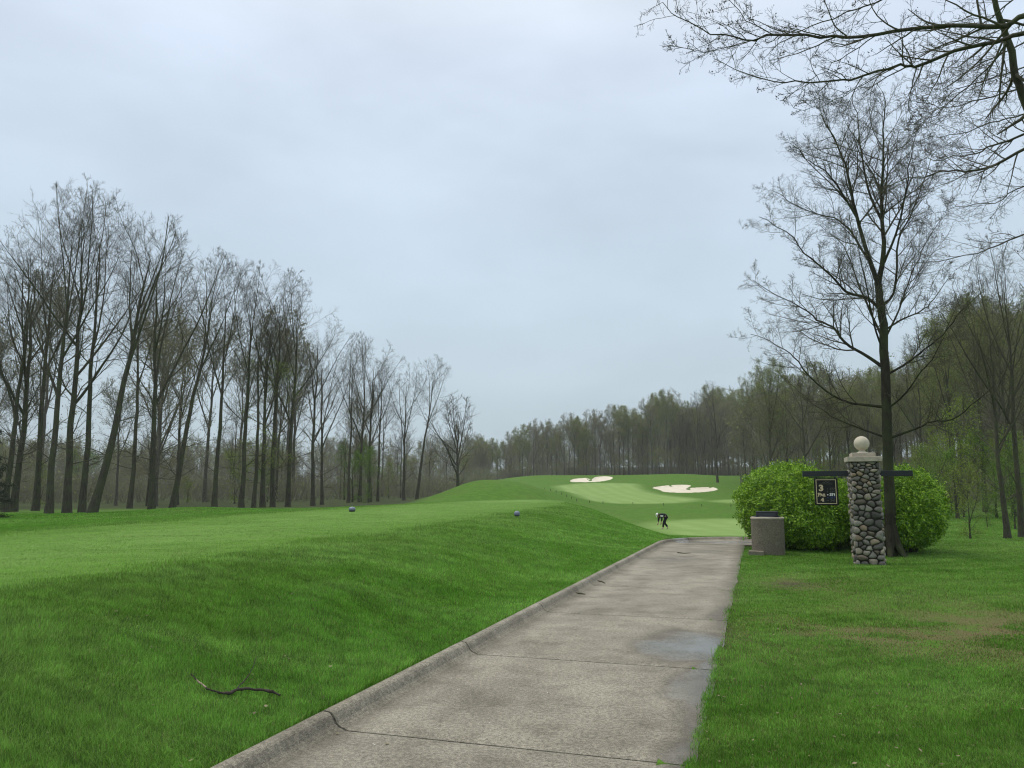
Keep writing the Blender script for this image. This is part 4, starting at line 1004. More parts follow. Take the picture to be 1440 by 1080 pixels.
    for ank, toe, sg in ((ankL, toeL, -1), (ankR, toeR, 1)):
        skin_mesh('shoe', [[('h', (ank[0] + .03, ank[1], ank[2] - .02), .05), ('m', ((ank[0] + toe[0]) / 2, ank[1], (ank[2] + toe[2]) / 2), .05), ('t', toe, .04)]], shoe, root, 1)
    # face
    fc = MB(); bmh = bmesh.new(); bmesh.ops.create_icosphere(bmh, subdivisions=2, radius=.018); bmh.verts.index_update()
    for yy in (-.035, .035): fc = MB(); fc.add([tuple(v.co + Vector((-.47, yy, .90))) for v in bmh.verts], [[v.index for v in f_.verts] for f_ in bmh.faces]); fc.build('eye', blk, body, True)
    ns = MB(); ns.add([tuple(v.co * 1.1 + Vector((-.50, 0, .875))) for v in bmh.verts], [[v.index for v in f_.verts] for f_ in bmh.faces]); ns.build('nose', skin, body, True); bmh.free()
    hr = MB(); hr.lathe([(.09, 0), (.105, .03), (.107, .07), (.1, .10)], 16); W2 = Matrix.Translation((-.335, 0, .965)) @ Matrix.Rotation(R(-80), 4, 'Y'); hr.V = [np.array([tuple(W2 @ Vector(v)) for v in a]) for a in hr.V]; hr.build('hair', M['bark'], root, True)
build_person()

# ------------------------------------------------------------------ trees traced limb by limb
def px_limb(rng, pts, D, r0, r1, doff=0.0, n=None, jit=.02):
    """a limb whose points lie near distance D; doff swings its end toward (-) or away (+)"""
    k = len(pts); P = np.array([on_ray(px, py, D + doff * (i / max(1, k - 1)) ** 1.2) for i, (px, py) in enumerate(pts)])
    n = n or max(8, k * 3); u = np.linspace(0, k - 1, n)           # smooth resample (Catmull-Rom)
    out = []
    for q in u:
        i = min(int(q), k - 2); f = q - i; p0, p1, p2, p3 = P[max(i - 1, 0)], P[i], P[i + 1], P[min(i + 2, k - 1)]
        out.append(.5 * (2 * p1 + (p2 - p0) * f + (2 * p0 - 5 * p1 + 4 * p2 - p3) * f ** 2 + (3 * p1 - p0 - 3 * p2 + p3) * f ** 3))
    out = np.array(out) + rng.normal(0, jit, (n, 3)) * np.linspace(0, 1, n)[:, None]
    L = float(np.linalg.norm(np.diff(out, axis=0), axis=1).sum())
    return out[None], (r0 + (r1 - r0) * np.linspace(0, 1, n) ** .8)[None], np.array([L])
def guided(seed, limbs, D, dens=1.0, fine=True, leaf=.05, nleaf=3000, leafm='bud', rmin=1.0, bend=.06, side=(.18, 1), l1=.36, bunch=0, tips_only=False):
    rng = np.random.default_rng(seed); T = Tree(); tips = []
    for li in limbs:
        P, Rr, L = px_limb(rng, li['p'], li.get('D', D), li['r'][0], li['r'][1], li.get('d', 0))
        T.trunk(P, Rr, 10 if li['r'][0] > .06 else 6)
        if li.get('bare'): continue
        k = li.get('k', max(4, int(L[0] * 3.2 * dens)))
        b = grow(rng, P, Rr, L, k, li.get('t', side), (R(28), R(58)), li.get('l', l1), .5, 8, .10, bend, .55, .0075 * rmin); T.twigs(b[0], b[1], 5)
        c = grow(rng, *b, max(3, int(6 * dens)), (.15, 1), (R(28), R(58)), .46, .45, 6, .13, bend, .6, .0055 * rmin); T.twigs(c[0], c[1], 4)
        d = grow(rng, *c, max(3, int(5 * dens)), (.15, 1), (R(28), R(60)), .5, .4, 4, .15, bend, .65, .004 * rmin); T.twigs(d[0], d[1], 3); tips.append(d[0][:, -1:].reshape(-1, 3))
        if fine:
            e = grow(rng, *d, 3, (.25, 1), (R(30), R(60)), .55, .35, 3, .15, bend, .7, .0032 * rmin); T.twigs(e[0], e[1], 3); tips.append(e[0][:, -1:].reshape(-1, 3))
    tp = np.concatenate(tips); m = rng.random(len(tp))
    if nleaf:
        base = tp[rng.integers(0, len(tp), nleaf)]
        if bunch: base = np.repeat(tp[rng.integers(0, len(tp), nleaf // bunch)], bunch, 0)
        V, q = leaves_at(rng, base, leaf, leaf * .55); T.leaf(V, q)
    return T
def place_world(name, T, bark, twig, leafm, org, label, cat='tree', group=None):
    for a in (T.tv, T.cv):
        for i in range(len(a)): a[i] = a[i] - np.array(org)
    return place(name, T.meshes(M[bark], M[twig], M[leafm]), tuple(org), 0, 1, label, cat, group)

# the maple-like tree standing behind the pillar
HD = 21.6
tb = on_ray(1253, 772, HD); tz = hz(tb[0], tb[1])
hero = [
    dict(p=[(1256, 792), (1254, 772), (1251, 700), (1248, 613), (1245, 535), (1242, 465), (1238, 425), (1235, 398)], r=(.148, .088), bare=True),
    dict(p=[(1235, 400), (1215, 342), (1201, 288), (1188, 229), (1168, 187), (1155, 160)], r=(0.0663, 0.0084), d=.8, t=(.3, 1)),
    dict(p=[(1235, 400), (1243, 350), (1240, 295), (1242, 233), (1244, 190), (1242, 128)], r=(0.0741, 0.0084), d=-.4, t=(.25, 1)),
    dict(p=[(1240, 310), (1222, 270), (1212, 215), (1206, 165), (1200, 140)], r=(0.0390, 0.0070), d=1.2),
    dict(p=[(1240, 572), (1214, 569), (1187, 564), (1148, 539), (1121, 506), (1098, 488), (1057, 470)], r=(0.0429, 0.0070), d=-.6),
    dict(p=[(1245, 615), (1222, 607), (1191, 595), (1168, 584), (1137, 562), (1112, 540)], r=(0.0351, 0.0056), d=1.2),
    dict(p=[(1240, 515), (1218, 500), (1191, 484), (1172, 461), (1148, 449), (1125, 430), (1098, 418), (1057, 393)], r=(0.0546, 0.0070), d=.8),
    dict(p=[(1237, 434), (1218, 418), (1191, 411), (1168, 387), (1137, 360), (1110, 330), (1068, 305)], r=(0.0468, 0.0070), d=-1.0),
    dict(p=[(1226, 372), (1212, 352), (1195, 323), (1172, 307), (1141, 299), (1112, 285), (1085, 268)], r=(0.0351, 0.0056), d=.8),
    dict(p=[(1210, 315), (1180, 265), (1160, 240), (1135, 225), (1118, 200)], r=(0.0312, 0.0056), d=-.8),
    dict(p=[(1242, 478), (1225, 440), (1205, 395), (1190, 350), (1170, 330)], r=(0.0351, 0.0056), d=1.8),
    dict(p=[(1247, 527), (1273, 512), (1300, 492), (1327, 469), (1351, 438), (1386, 407)], r=(0.0390, 0.0056), d=.6),
    dict(p=[(1249, 617), (1292, 601), (1308, 593), (1343, 589), (1370, 566), (1397, 543)], r=(0.0351, 0.0070), d=-.8),
    dict(p=[(1246, 576), (1269, 558), (1292, 527), (1308, 508), (1330, 470)], r=(0.0312, 0.0056), d=-1.4),
    dict(p=[(1243, 465), (1269, 449), (1300, 434), (1316, 418), (1338, 385)], r=(0.0312, 0.0056), d=1.2),
    dict(p=[(1240, 430), (1258, 408), (1263, 338), (1281, 303), (1300, 253), (1312, 215)], r=(0.0390, 0.0056), d=.8),
    dict(p=[(1243, 370), (1262, 322), (1272, 280), (1280, 230), (1288, 180)], r=(0.0351, 0.0056), d=-1.0),
    dict(p=[(1244, 500), (1230, 460), (1222, 420), (1210, 370), (1205, 330)], r=(0.0312, 0.0056), d=-2.2),
    dict(p=[(1243, 480), (1262, 440), (1280, 390), (1300, 345), (1330, 300)], r=(0.0312, 0.0056), d=2.0),
]
T = guided(101, hero, HD, 1.5, True, .028, 4600, rmin=.54, bend=.05, l1=.34)
rngf = np.random.default_rng(3)     # root flare
for a in np.linspace(0, 2 * PI, 7)[:-1]:
    q = np.array([[[.07 * math.cos(a), .07 * math.sin(a), .75], [.16 * math.cos(a), .16 * math.sin(a), .28], [.30 * math.cos(a), .30 * math.sin(a), .05], [.44 * math.cos(a), .44 * math.sin(a), -.10]]]) + np.array([tb[0], tb[1], tz])
    T.trunk(q, np.array([[.10, .10, .07, .04]]), 7)
place_world('bare_tree', T, 'bark_moss', 'twig', 'leaf_olive', (tb[0], tb[1], tz), 'tall spreading tree with mossy trunk just behind the stone pillar')

# the tree outside the frame whose limbs reach in overhead
OD = 9.5
org = np.array([7.9, 7.4, hz(7.9, 7.4)])
over = [
    dict(p=[(1560, 30), (1500, 10), (1440, 22), (1409, 37), (1359, 36), (1289, 39), (1211, 51), (1150, 52), (1090, 50), (1055, 56), (1009, 47), (958, 27), (922, 2)], r=(0.0352, 0.0030), D=9.0, d=-.6, t=(.2, 1), k=32, l=.17),
    dict(p=[(1560, 70), (1500, 40), (1440, 46), (1409, 56), (1347, 70), (1289, 93), (1265, 91), (1211, 107), (1164, 115), (1110, 117), (1055, 105), (1003, 82)], r=(0.0329, 0.0030), D=9.4, d=-.2, t=(.25, 1), k=30, l=.16),
    dict(p=[(1090, 50), (1048, 27), (1015, -10)], r=(0.0068, 0.0028), D=8.55, d=0, k=11, l=.4),
    dict(p=[(1075, 52), (1036, 62), (985, 72), (938, 62)], r=(0.0068, 0.0022), D=8.5, d=.2, k=12, l=.34),
    dict(p=[(1290, -30), (1238, 0), (1188, 17), (1133, 39), (1095, 50)], r=(0.0114, 0.0039), D=9.3, d=-.7, k=15, l=.3),
    dict(p=[(1289, 93), (1283, 117), (1277, 144), (1281, 165), (1291, 185)], r=(0.0068, 0.0028), D=9.35, d=.2, k=10, l=.35),
    dict(p=[(1234, 48), (1205, 68), (1172, 89), (1140, 112), (1105, 140)], r=(0.0068, 0.0022), D=8.9, d=.4, k=11, l=.3),
    dict(p=[(1265, 92), (1220, 115), (1185, 135), (1150, 150), (1110, 152)], r=(0.0063, 0.0022), D=9.3, d=-.3, k=11, l=.3),
    dict(p=[(1392, -40), (1402, 15), (1413, 43), (1425, 89), (1440, 144), (1470, 240), (1520, 420)], r=(0.0255, 0.0560), D=11.0, d=1.0, k=7, l=.2),
    dict(p=[(1416, 60), (1390, 95), (1350, 130), (1310, 165), (1285, 190)], r=(0.0125, 0.0028), D=11.0, d=.6, k=15, l=.34),
    dict(p=[(1520, 170), (1440, 210), (1390, 235), (1355, 240), (1320, 243), (1270, 255), (1225, 262)], r=(0.0227, 0.0034), D=10.6, d=.3, k=25, l=.26),
    dict(p=[(1520, 150), (1440, 188), (1400, 203), (1370, 215), (1330, 222), (1290, 225)], r=(0.0199, 0.0034), D=11.6, d=.3, k=22, l=.28),
    dict(p=[(1520, 90), (1440, 122), (1380, 140), (1330, 150), (1285, 140)], r=(0.0170, 0.0028), D=12.2, d=.6, k=22, l=.3),
    dict(p=[(1500, 300), (1440, 330), (1390, 350), (1330, 365), (1270, 372)], r=(0.0148, 0.0028), D=12.0, d=.6, k=17, l=.3),
    dict(p=[(1460, -30), (1400, 20), (1340, 60), (1280, 75)], r=(0.0114, 0.0028), D=10.4, d=.4, k=17, l=.32),
    dict(p=[(1440, 60), (1400, 80), (1350, 105), (1300, 120)], r=(0.0114, 0.0028), D=12.5, d=.4, k=17, l=.32),
    dict(p=[(1540, 60), (1440, 95), (1390, 112), (1340, 128), (1300, 175), (1262, 200)], r=(0.0138, 0.0024), D=13.0, d=.6, k=22, l=.30),
    dict(p=[(1540, 120), (1440, 160), (1395, 172), (1345, 190), (1300, 196), (1255, 222)], r=(0.0138, 0.0024), D=13.6, d=.6, k=22, l=.30),
    dict(p=[(1540, 230), (1440, 262), (1400, 285), (1350, 290), (1300, 305)], r=(0.0120, 0.0024), D=13.0, d=.6, k=16, l=.28),
    dict(p=[(1500, -20), (1430, 30), (1370, 60), (1330, 100), (1300, 110)], r=(0.0120, 0.0024), D=13.0, d=.6, k=18, l=.34),
]
T = guided(102, over, OD, .95, True, .024, 2000, rmin=.42, bend=.02, bunch=6)
# its trunk, beyond the right edge of the picture, and the limbs joining it
rng = np.random.default_rng(8)
tz_ = lambda z: np.array([org[0], org[1], z])
P0 = np.array([[tz_(org[2] - .3), tz_(1.5) + [.02, 0, 0], tz_(3.5) + [.05, .05, 0], tz_(5.2) + [.0, .1, 0], tz_(7.2) + [-.05, .15, 0], tz_(10) + [.1, .2, 0], tz_(13) + [.1, .1, 0]]])
T.trunk(P0, np.array([[.34, .27, .24, .22, .19, .13, .04]]), 12)
for li in over:
    first = li['r'][0] >= li['r'][1]; p = li['p'][0] if first else li['p'][-1]; p2 = li['p'][1] if first else li['p'][-2]
    if p[0] < 1450: continue
    D0 = li['D'] + (0 if first else li['d']); q = on_ray(p[0], p[1], D0); q2 = on_ray(p2[0], p2[1], li['D'] if first else D0); w = (q - q2) / np.linalg.norm(q - q2)
    gap = np.linalg.norm(q[:2] - org[:2]); j = tz_(min(max(q[2] - .75 * gap, 1.8), 9.5)); c1 = q + w * gap * .45; c2 = j * .45 + q * .55 + np.array([0, 0, -.12 * gap])
    u = np.linspace(0, 1, 9)[:, None]; path = (1 - u) ** 3 * q + 3 * (1 - u) ** 2 * u * c1 + 3 * (1 - u) * u ** 2 * c2 + u ** 3 * j
    rq = max(li['r']); rad = rq * (1 + .7 * np.linspace(0, 1, 9) ** 1.5)
    T.trunk(path[None], rad[None], 8)
    g1 = grow(rng, path[None], rad[None], np.array([gap * 1.2]), 5, (.1, .8), (R(35), R(65)), .5, .3, 7, .12, .04, .4, .004); T.twigs(g1[0], g1[1], 5)
    g2 = grow(rng, *g1, 7, (.2, 1), (R(28), R(60)), .45, .4, 5, .13, .03, .55, .003); T.twigs(g2[0], g2[1], 4)
    g3 = grow(rng, *g2, 5, (.2, 1), (R(28), R(60)), .5, .4, 4, .14, .03, .6, .0022); T.twigs(g3[0], g3[1], 3)
place_world('bare_tree', T, 'bark', 'twig', 'leaf_dark', org, 'budding tree whose long dark limbs reach in overhead at the top right')

# ------------------------------------------------------------------ tree prototypes
near = [wood_tree(201, stems=5, r0=.19, clear=.33, wide=.205, sang=(R(14), R(34))), wood_tree(202, stems=3, r0=.18, clear=.42, sang=(R(9), R(22)), wide=.16), wood_tree(203, stems=6, r0=.20, clear=.28, sang=(R(16), R(38)), wide=.25), wood_tree(204, stems=4, r0=.17, clear=.42, low=5, wide=.15), wood_tree(205, stems=5, r0=.19, clear=.25, low=6, sang=(R(16), R(38)), wide=.24)]
lean_tree = wood_tree(206, stems=5, r0=.24, clear=.42, lean=(.20, 0), sang=(R(10), R(24)), low=3)
lean_tree2 = wood_tree(207, stems=4, r0=.20, clear=.46, lean=(.14, .03), sang=(R(10), R(22)), low=4)
leafy = wood_tree(208, stems=5, r0=.22, clear=.30, low=8, leafm='leaf_young', leaf=.10, nleaf=5500, ljit=.2, leaf_from=-.66)
round_tree = wood_tree(209, H=14, wide=.32, stems=9, r0=.22, clear=.18, sang=(R(18), R(46)), spread=1.1, low=3, ntop=.66, fine=False, thin=2)
olive = [wood_tree(211, stems=6, r0=.21, clear=.26, thin=1.2, leafm='leaf_olive', leaf=.105, nleaf=17000, ljit=.16), wood_tree(212, stems=6, r0=.22, clear=.30, thin=1.2, leafm='leaf_olive', leaf=.095, nleaf=12000, ljit=.16)]
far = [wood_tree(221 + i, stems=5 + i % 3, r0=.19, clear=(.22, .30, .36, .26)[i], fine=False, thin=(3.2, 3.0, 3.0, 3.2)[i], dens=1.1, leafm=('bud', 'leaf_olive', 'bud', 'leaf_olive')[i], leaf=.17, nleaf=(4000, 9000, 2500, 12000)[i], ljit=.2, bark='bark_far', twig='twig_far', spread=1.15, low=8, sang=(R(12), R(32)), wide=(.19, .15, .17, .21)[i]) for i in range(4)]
def scale_to(px, py_top, base, H=20): 
    d = math.hypot(base[0], base[1]); top = on_ray(px, py_top, d); return max(.2, (top[2] - base[2]) / H)
def tree_at(mesh, px, dist, px_top, py_top, rz, label, group=None, H=20, name='bare_tree', sx=1.0):
    p = on_ray(px, 700, dist); z = hz(p[0], p[1]); b = (p[0], p[1], z)
    return place(name, mesh, b, rz, scale_to(px_top, py_top, b, H * .985), label, 'tree', group, sx)
G1 = 'tall bare trees along the tee'
L = [
    (near[0], 70, 46, 100, 262, .4, 'tall bare tree, left of the four big trunks left of the tee'),
    (near[2], 96, 47, 150, 258, 2.0, 'tall bare tree with the widest crown at the left, second of four big trunks'),
    (near[1], 117, 49, 165, 270, 3.6, 'thick dark bare tree close behind the leaning trunk'),
    (lean_tree, 131, 44.5, 215, 296, .0, 'bare tree whose thick trunk leans strongly to the right'),
    (near[3], 183, 62, 200, 350, 1.1, 'thin bare tree standing alone behind the leaning trunk'),
    (near[4], 214, 51, 240, 300, 4.4, 'bare tree splitting into several stems above a short trunk'),
    (lean_tree2, 243, 52, 300, 352, .1, 'bare forked tree with a knobby stem leaning to the right'),
    (near[1], 302, 57, 330, 362, 5.3, 'straight pale grey bare tree right of the forked knobby tree'),
    (near[0], 340, 59, 356, 372, 2.6, 'straight dark bare tree close to the left of the green leafing tree'),
    (near[3], 357, 61, 368, 400, .9, 'slim bare tree touching the low green leaves of its neighbour'),
    (near[4], 9, 53, 22, 322, 1.9, 'bare tree cut by the left edge of the picture'),
    (near[2], 20, 54, 40, 300, 5.9, 'dark double trunk bare tree near the left edge'),
    (near[1], 51, 56, 62, 290, 2.2, 'greyer bare tree set back between the left edge and the big trunks'),
    (leafy, 370, 62, 385, 410, .3, 'bare tree with bright yellow green leaves on its lower branches'),
    (near[3], 384, 63, 410, 368, 3.3, 'tallest pointed bare tree beside the yellow green leaves'),
    (near[0], 405, 64, 425, 385, 1.2, 'thick trunked bare tree right of the yellow green leaves'),
    (near[2], 440, 70, 448, 440, 2.9, 'bare tree at the start of the dip in the treetops'),
    (near[4], 453, 74, 462, 478, 4.0, 'short bare tree in the dip between two tall crowns'),
    (near[1], 490, 84, 500, 480, .2, 'dark straight bare tree above the left tee marker'),
    (near[0], 506, 88, 520, 470, 1.5, 'bare tree with a broad rounded crown above the left tee marker'),
    (near[2], 520, 90, 540, 476, 3.1, 'bare tree sharing the rounded crown, second trunk right of the tee marker'),
    (near[3], 531, 92, 556, 500, 5.0, 'slim bare tree on the right flank of the rounded crown'),
    (near[4], 568, 98, 582, 506, 2.3, 'bare tree between the rounded crown and the slender leaning one'),
    (lean_tree2, 586, 100, 617, 500, -.1, 'slender bare tree leaning right with an open top'),
    (round_tree, 644, 104, 652, 556, .7, 'lone short bare tree with a round crown at the end of the tree row'),
]
for (me, px, d, pt, yt, rz, lab) in L:
    tree_at(me, px, d, pt, yt, rz, lab, G1, 14 if me is round_tree else 20, sx=1.12 if me is round_tree else 1.0)
# filler trees in the wood behind them
rng = np.random.default_rng(77)
ENV = [(-80, 330), (0, 325), (60, 280), (150, 262), (200, 300), (260, 320), (300, 372), (350, 368), (385, 395), (420, 390), (440, 440), (470, 495), (500, 478), (550, 482), (580, 512), (625, 515), (640, 580), (690, 612), (730, 597), (790, 590), (820, 578), (880, 572), (905, 578), (920, 556), (940, 548), (960, 562), (985, 548), (1010, 533), (1030, 545), (1060, 515), (1085, 500), (1110, 515), (1140, 498), (1180, 490), (1230, 500), (1290, 480), (1340, 440), (1380, 385), (1440, 395), (1540, 380)]
def env(px): return float(np.interp(px, [e[0] for e in ENV], [e[1] for e in ENV]))
n = 0
for k in range(34):
    px = rng.uniform(-60, 650); lo = np.interp(px, [0, 300, 600], [64, 76, 112]); d = lo + rng.uniform(0, 60)
    yt = env(px) + rng.uniform(30, 190) * (1.0 if px > 330 else 1.35)
    me = [near[1], near[3], near[4], far[2], far[0], near[0]][int(rng.integers(0, 6))]
    tree_at(me, px, d, px, min(yt, 610), rng.uniform(0, 6.28), 'slim bare tree standing deeper in the wood left of the tee', 'wood behind the row along the tee')
# the wood beyond the fairway
for k in range(58):
    px = 672 + (1046 - 672) * (k + rng.uniform(-.3, .3)) / 58; d = rng.uniform(234, 275) if px > 760 else rng.uniform(215, 290)
    yt = env(px) + rng.uniform(-6, 26)
    tree_at(far[int(rng.integers(0, 4))], px, d, px, yt, rng.uniform(0, 6.28), 'grey budding tree in the wood beyond the far fairway', 'wood beyond the fairway')
for (px, d, yt, me, lab) in [(1010, 176, 533, near[2], 'bare dark trunked tree on the slope just right of the larger bunker'), (983, 205, 548, near[3], 'tall bare tree at the wood edge above the larger bunker'), (1003, 212, 560, near[0], 'slim bare tree right behind the one on the bunker slope'), (940, 222, 548, far[1], 'tall leafing tree poking above the wood over the left end of the larger bunker'), (918, 226, 556, far[2], 'bare pointed tree on the wood skyline between the two bunkers'), (966, 214, 566, near[1], 'dark thin tree at the wood edge between the two bunkers'), (957, 223, 575, near[4], 'bare many branched tree at the wood edge left of the larger bunker')]:
    tree_at(me, px, d, px + 2, yt, px * .1, lab, 'trees at the far wood edge')
# the wood behind the pillar
for k in range(40):
    px = 1052 + (1330 - 1052) * (k + rng.uniform(-.4, .4)) / 40; d = rng.uniform(92, 165) if px > 1085 else rng.uniform(150, 180)
    yt = env(px) + rng.uniform(8, 90)
    me = [far[0], far[1], olive[0], far[3], olive[1], near[3]][int(rng.integers(0, 6))]
    tree_at(me, px, d, px, yt, rng.uniform(0, 6.28), 'grey budding tree in the wood behind the pillar and bushes', 'wood behind the bushes')
for (px, d, yt, me, lab) in [(1084, 92, 503, olive[0], 'yellow green leafing tree above the litter bin side of the bushes'), (1062, 158, 522, olive[1], 'smaller yellow green leafing tree at the wood edge above the bush'), (1136, 82, 500, near[2], 'dark thick trunked bare tree rising behind the sign arm'), (1108, 104, 515, near[4], 'bare tree between the leafing tree and the dark thick trunk'), (1300, 70, 470, near[0], 'bare tree behind the right end of the sign arm')]:
    tree_at(me, px, d, px + 2, yt, px * .3, lab, 'trees behind the bushes')
# right hand wood
RT = [(near[2], 1412, 30.5, 1385, 395, 2.1, 'dark leaning multi stemmed tree on the right lawn edge'), (near[0], 1433, 31, 1440, 330, .6, 'dark trunk at the right edge of the picture'), (near[1], 1535, 33, 1500, 190, 3.0, 'bare tree beyond the right edge with only its crown tips reaching into view'), (near[1], 1385, 50, 1375, 390, 4.1, 'tall bare tree behind the dark leaning tree on the right'), (olive[0], 1350, 58, 1345, 440, 1.0, 'olive leafing tree behind the right hand bush'), (olive[1], 1425, 46, 1425, 400, 2.2, 'olive leafing tree behind the trunks at the right edge'), (near[3], 1340, 75, 1338, 420, 5.2, 'thin bare tree far behind the right hand bush')]
for (me, px, d, pt, yt, rz, lab) in RT: tree_at(me, px, d, pt, yt, rz, lab, 'trees on the right')
for k in range(22):
    px = rng.uniform(1290, 1620); d = rng.uniform(55, 110)
    tree_at([olive[0], olive[1], near[1], near[3], far[1]][int(rng.integers(0, 5))], px, d, px, env(px) + rng.uniform(10, 120), rng.uniform(0, 6.28), 'budding tree in the wood at the right', 'wood at the right')
# leafing saplings under them
def sapling(seed, H=5, nleaf=3200, leafm='leaf_young', leaf=.085, stems=3):
    return wood_tree(seed, H=H, r0=.06, clear=.16, stems=stems, dens=.9, fine=False, thin=1.0, leaf=leaf, nleaf=nleaf, leafm=leafm, spread=1.35, low=5, sang=(R(16), R(40)), wide=.36, ljit=.12, bark='bark', ntop=.6)
sap = [sapling(301), sapling(302, leafm='leaf_green', nleaf=4200), sapling(303, nleaf=2200)]
SP = [(1360, 30.2, 650, 2, 'small forked sapling leaning over the lawn right of the bushes'), (1345, 44, 560, 0, 'sapling with a flat spray of bright yellow green leaves behind the right bush'), (1385, 38, 690, 1, 'low green leafing sapling under the trees at the right'), (1424, 37, 640, 1, 'green leafing sapling beside the right edge trunks'), (1330, 52, 610, 0, 'pale green sapling close behind the right hand bush'), (1400, 45, 600, 1, 'taller green leafing sapling behind the leaning tree')]
for (px, d, yt, j, lab) in SP: tree_at(sap[j], px, d, px, yt, px * .7, lab, 'saplings on the right', 5, 'sapling')
for k in range(26):
    px = rng.uniform(1290, 1500); d = rng.uniform(42, 75); tree_at(sap[int(rng.integers(0, 3))], px, d, px, rng.uniform(600, 700), rng.uniform(0, 6.28), 'green leafing sapling in the shade of the right hand wood', 'saplings in the right hand wood', 5, 'sapling')
for k in range(26):
    px = rng.choice([rng.uniform(-40, 640), rng.uniform(1090, 1300), rng.uniform(1090, 1300)]); d = rng.uniform(70, 130) if px < 640 else (rng.uniform(228, 245) if px < 1040 else rng.uniform(90, 130))
    tree_at(sap[int(rng.integers(0, 3))], px, d, px, 690 - rng.uniform(15, 75) * (1 if d < 200 else .5), rng.uniform(0, 6.28), 'pale green leafing sapling among the grey trunks', 'saplings among the trunks', 5, 'sapling')
# the evergreen cut by the left edge
def conifer(seed):
    rng = np.random.default_rng(seed); T = Tree(); P0, R0 = bole(rng, 9, .16, .98, n=14); T.trunk(P0, R0, 8)
    b = grow(rng, P0, R0, np.array([9.]), 90, (.06, .99), (R(75), R(100)), .30, .85, 7, .05, -.03, .25, .008); T.twigs(b[0], b[1], 4)
    c = grow(rng, *b, 12, (.1, 1), (R(35), R(60)), .34, .5, 4, .08, -.06, .5, .004); T.twigs(c[0], c[1], 3)
    tp = np.concatenate([b[0][:, 2:].reshape(-1, 3), c[0].reshape(-1, 3)]); tp = np.repeat(tp, 8, 0)
    V, q = leaves_at(rng, tp, .12, .09, .5); T.leaf(V, q); return T.meshes(M['bark'], M['twig'], M['needle'])
tree_at(conifer(41), -26, 40, -26, 585, 0, 'dark evergreen showing at the very left edge', None, 9, 'evergreen_tree')
# the mass of forest behind everything
def mass():
    rng = np.random.default_rng(91); tr = []; Vs = []; Fs = []; n = 0
    protos = []
    for sd_ in range(6):
        T = Tree(); r2 = np.random.default_rng(400 + sd_); P0, R0 = bole(r2, 20, .17, .8, n=7); V, q = tubes(P0, R0, 5); a = [V]; f = [q]; k = len(V)
        b = grow(r2, P0, R0, np.array([16.]), 20, (.16, 1), (R(24), R(55)), .40, .5, 5, .09, .06, .4, .045); V, q = tubes(b[0], b[1], 3); a.append(V); f.append(q + k); k += len(V)
        c = grow(r2, *b, 9, (.12, 1), (R(24), R(50)), .46, .4, 4, .1, .06, .55, .03); V, q = tubes(c[0], c[1], 3); a.append(V); f.append(q + k); k += len(V)
        d = grow(r2, *c, 6, (.12, 1), (R(28), R(55)), .55, .4, 2, .1, .06, .6, .022); V, q = tubes(d[0], d[1], 3); a.append(V); f.append(q + k)
        protos.append((np.concatenate(a), np.concatenate(f)))
    spots = []
    for k in range(330): spots.append((rng.uniform(-140, 700), rng.uniform(190, 380), rng.uniform(604, 642)))
    for k in range(170): spots.append((rng.uniform(640, 1060), rng.uniform(255, 380), None))
    for k in range(160): spots.append((rng.uniform(1040, 1640), rng.uniform(120, 260), None))
    for px, d, yt in spots:
        p = on_ray(px, 700, d); z = hz(p[0], p[1]); s = scale_to(px, yt if yt else env(px) + rng.uniform(6, 50), (p[0], p[1], z)); V, q = protos[int(rng.integers(0, 6))]
        a = rng.uniform(0, 6.28); c, s_ = math.cos(a), math.sin(a); w = s * rng.uniform(1.0, 1.3)
        Vs.append(np.stack([(V[:, 0] * c - V[:, 1] * s_) * w + p[0], (V[:, 0] * s_ + V[:, 1] * c) * w + p[1], V[:, 2] * s + z], 1)); Fs.append(q + n); n += len(V)
    LV, LQ = [], []; k = 0
    for Vt in Vs:
        h = Vt[:, 2]; c = Vt[h > np.quantile(h, .35)]; m = int(rng.integers(40, 420)); V, q = leaves_at(rng, c[rng.integers(0, len(c), m)], .34, .4); LV.append(V); LQ.append(q + n + k); k += len(V)
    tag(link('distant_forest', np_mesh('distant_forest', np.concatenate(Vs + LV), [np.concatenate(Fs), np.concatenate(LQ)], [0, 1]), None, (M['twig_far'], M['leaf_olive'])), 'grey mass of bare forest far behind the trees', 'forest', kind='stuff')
mass()
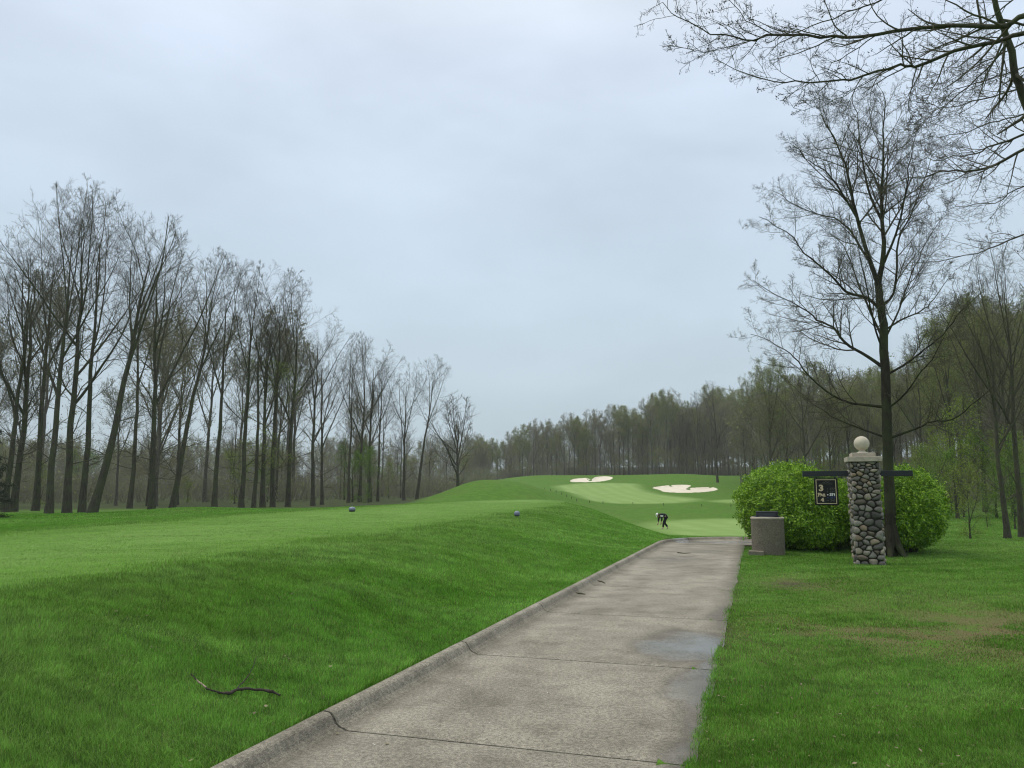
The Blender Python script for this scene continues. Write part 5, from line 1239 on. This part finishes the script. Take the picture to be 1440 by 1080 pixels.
def brush():
    rng = np.random.default_rng(92); Ps = []; sp = []
    for k in range(950):
        u = rng.random()
        if u < .60: px = rng.uniform(-60, 690); d = rng.uniform(85 + max(0, px - 350) * .12, 235)
        elif u < .80: px, d = rng.uniform(690, 1050), rng.uniform(236, 262)
        else:
            px = rng.uniform(1075, 1500); d = rng.uniform(95, 150) if px < 1300 else rng.uniform(60, 110)
        p = on_ray(px, 700, d); sp.append((p[0], p[1], hz(p[0], p[1]), (.9 + d / 120) * (1.5 if px < 680 else 1)))
    B = []
    for (x, y, z, h) in sp:
        m = 12; b0 = np.array([x, y, z - .1]) + rng.normal(0, .9, (m, 3)) * [1, 1, 0]; d = rng.normal(0, .45, (m, 3)); d[:, 2] = 1; u = np.linspace(0, 1, 4)[None, :, None]
        B.append(b0[:, None] + d[:, None] * u * h * rng.uniform(.6, 1.3, (m, 1, 1)) + rng.normal(0, .06, (m, 4, 3)))
    P = np.concatenate(B); Rr = np.tile(np.linspace(.03, .012, 4), (len(P), 1)); V, q = tubes(P, Rr, 3)
    c = grow(rng, P, Rr, np.linalg.norm(P[:, -1] - P[:, 0], axis=1), 5, (.2, 1), (R(25), R(60)), .5, .4, 3, .1, .03, .6, .014); V2, q2 = tubes(c[0], c[1], 3)
    tp = c[0][:, 1:].reshape(-1, 3); V3, q3 = leaves_at(rng, tp[rng.integers(0, len(tp), 30000)], .22, .25)
    n1 = len(V); n2 = n1 + len(V2)
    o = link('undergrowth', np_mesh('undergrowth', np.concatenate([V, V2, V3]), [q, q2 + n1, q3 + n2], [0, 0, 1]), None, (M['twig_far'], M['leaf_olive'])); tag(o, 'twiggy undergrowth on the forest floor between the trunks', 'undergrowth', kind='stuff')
brush()

build_grass()
def build_litter():
    rng = np.random.default_rng(15); N = 1300; r = np.exp(rng.uniform(math.log(4), math.log(26), N)); az = np.radians(rng.uniform(-35, 35, N)); x = r * np.sin(az); y = r * np.cos(az); s, t = st(x, y)
    k = ((t > T_RIGHT - .1) | (t < T_BACK - .05) | (rng.random(N) < .12)) & (fbm(x * .5, y * .5, 19) > .42); x, y, t = x[k], y[k], t[k]; on = (t > T_BACK) & (t < T_RIGHT - .1)
    P = np.stack([x, y, np.where(on, .006, height(x, y) + .03)], 1); n = len(P); d = rng.normal(0, 1, (n, 3)) * [1, 1, .25]; d /= np.linalg.norm(d, axis=1, keepdims=True); e = np.cross(d, [0, 0, 1]); s_ = rng.uniform(.010, .034, (n, 1)); w = rng.uniform(.15, .5, (n, 1))
    V = np.stack([P, P + d * s_ * .5 + e * s_ * w, P + d * s_, P + d * s_ * .5 - e * s_ * w], 1).reshape(-1, 3); i = np.arange(n) * 4
    tag(link('leaf_litter', np_mesh('leaf_litter', V, [np.stack([i, i + 1, i + 2, i + 3], 1)]), None, (mat_leaf('dry_leaf', (.09, .068, .036), (.27, .24, .14), .1),)), 'scattered bits of dry leaf and clippings on the lawn', 'leaf litter', kind='stuff')
build_litter()
def build_haze():
    m = bpy.data.materials.new('haze'); m.use_nodes = True; nt = m.node_tree; nt.nodes.clear()
    out = nt.nodes.new('ShaderNodeOutputMaterial'); v = nt.nodes.new('ShaderNodeVolumePrincipled'); nt.links.new(v.outputs[0], out.inputs['Volume'])
    v.inputs['Color'].default_value = (.93, .96, 1, 1); v.inputs['Density'].default_value = HAZE; v.inputs['Anisotropy'].default_value = .2
    bpy.context.view_layer.update(); zs = []
    for o in sc.objects:
        if o.type == 'MESH' and o.name != 'ground' and o.data.vertices:
            zs += [(o.matrix_world @ Vector(c)).z for c in o.bound_box]
    gz = [v.co.z for v in bpy.data.objects['ground'].data.vertices]
    top = max(max(zs), max(gz)) + .5; bot = min(min(zs), min(gz)) - 1
    mb = MB(); mb.box((0, 0, (top + bot) / 2), (3100, 3100, top - bot)); o = mb.build('haze', m); tag(o, 'thin grey damp air over the course', 'haze', kind='stuff')
HAZE = .00032
build_haze()
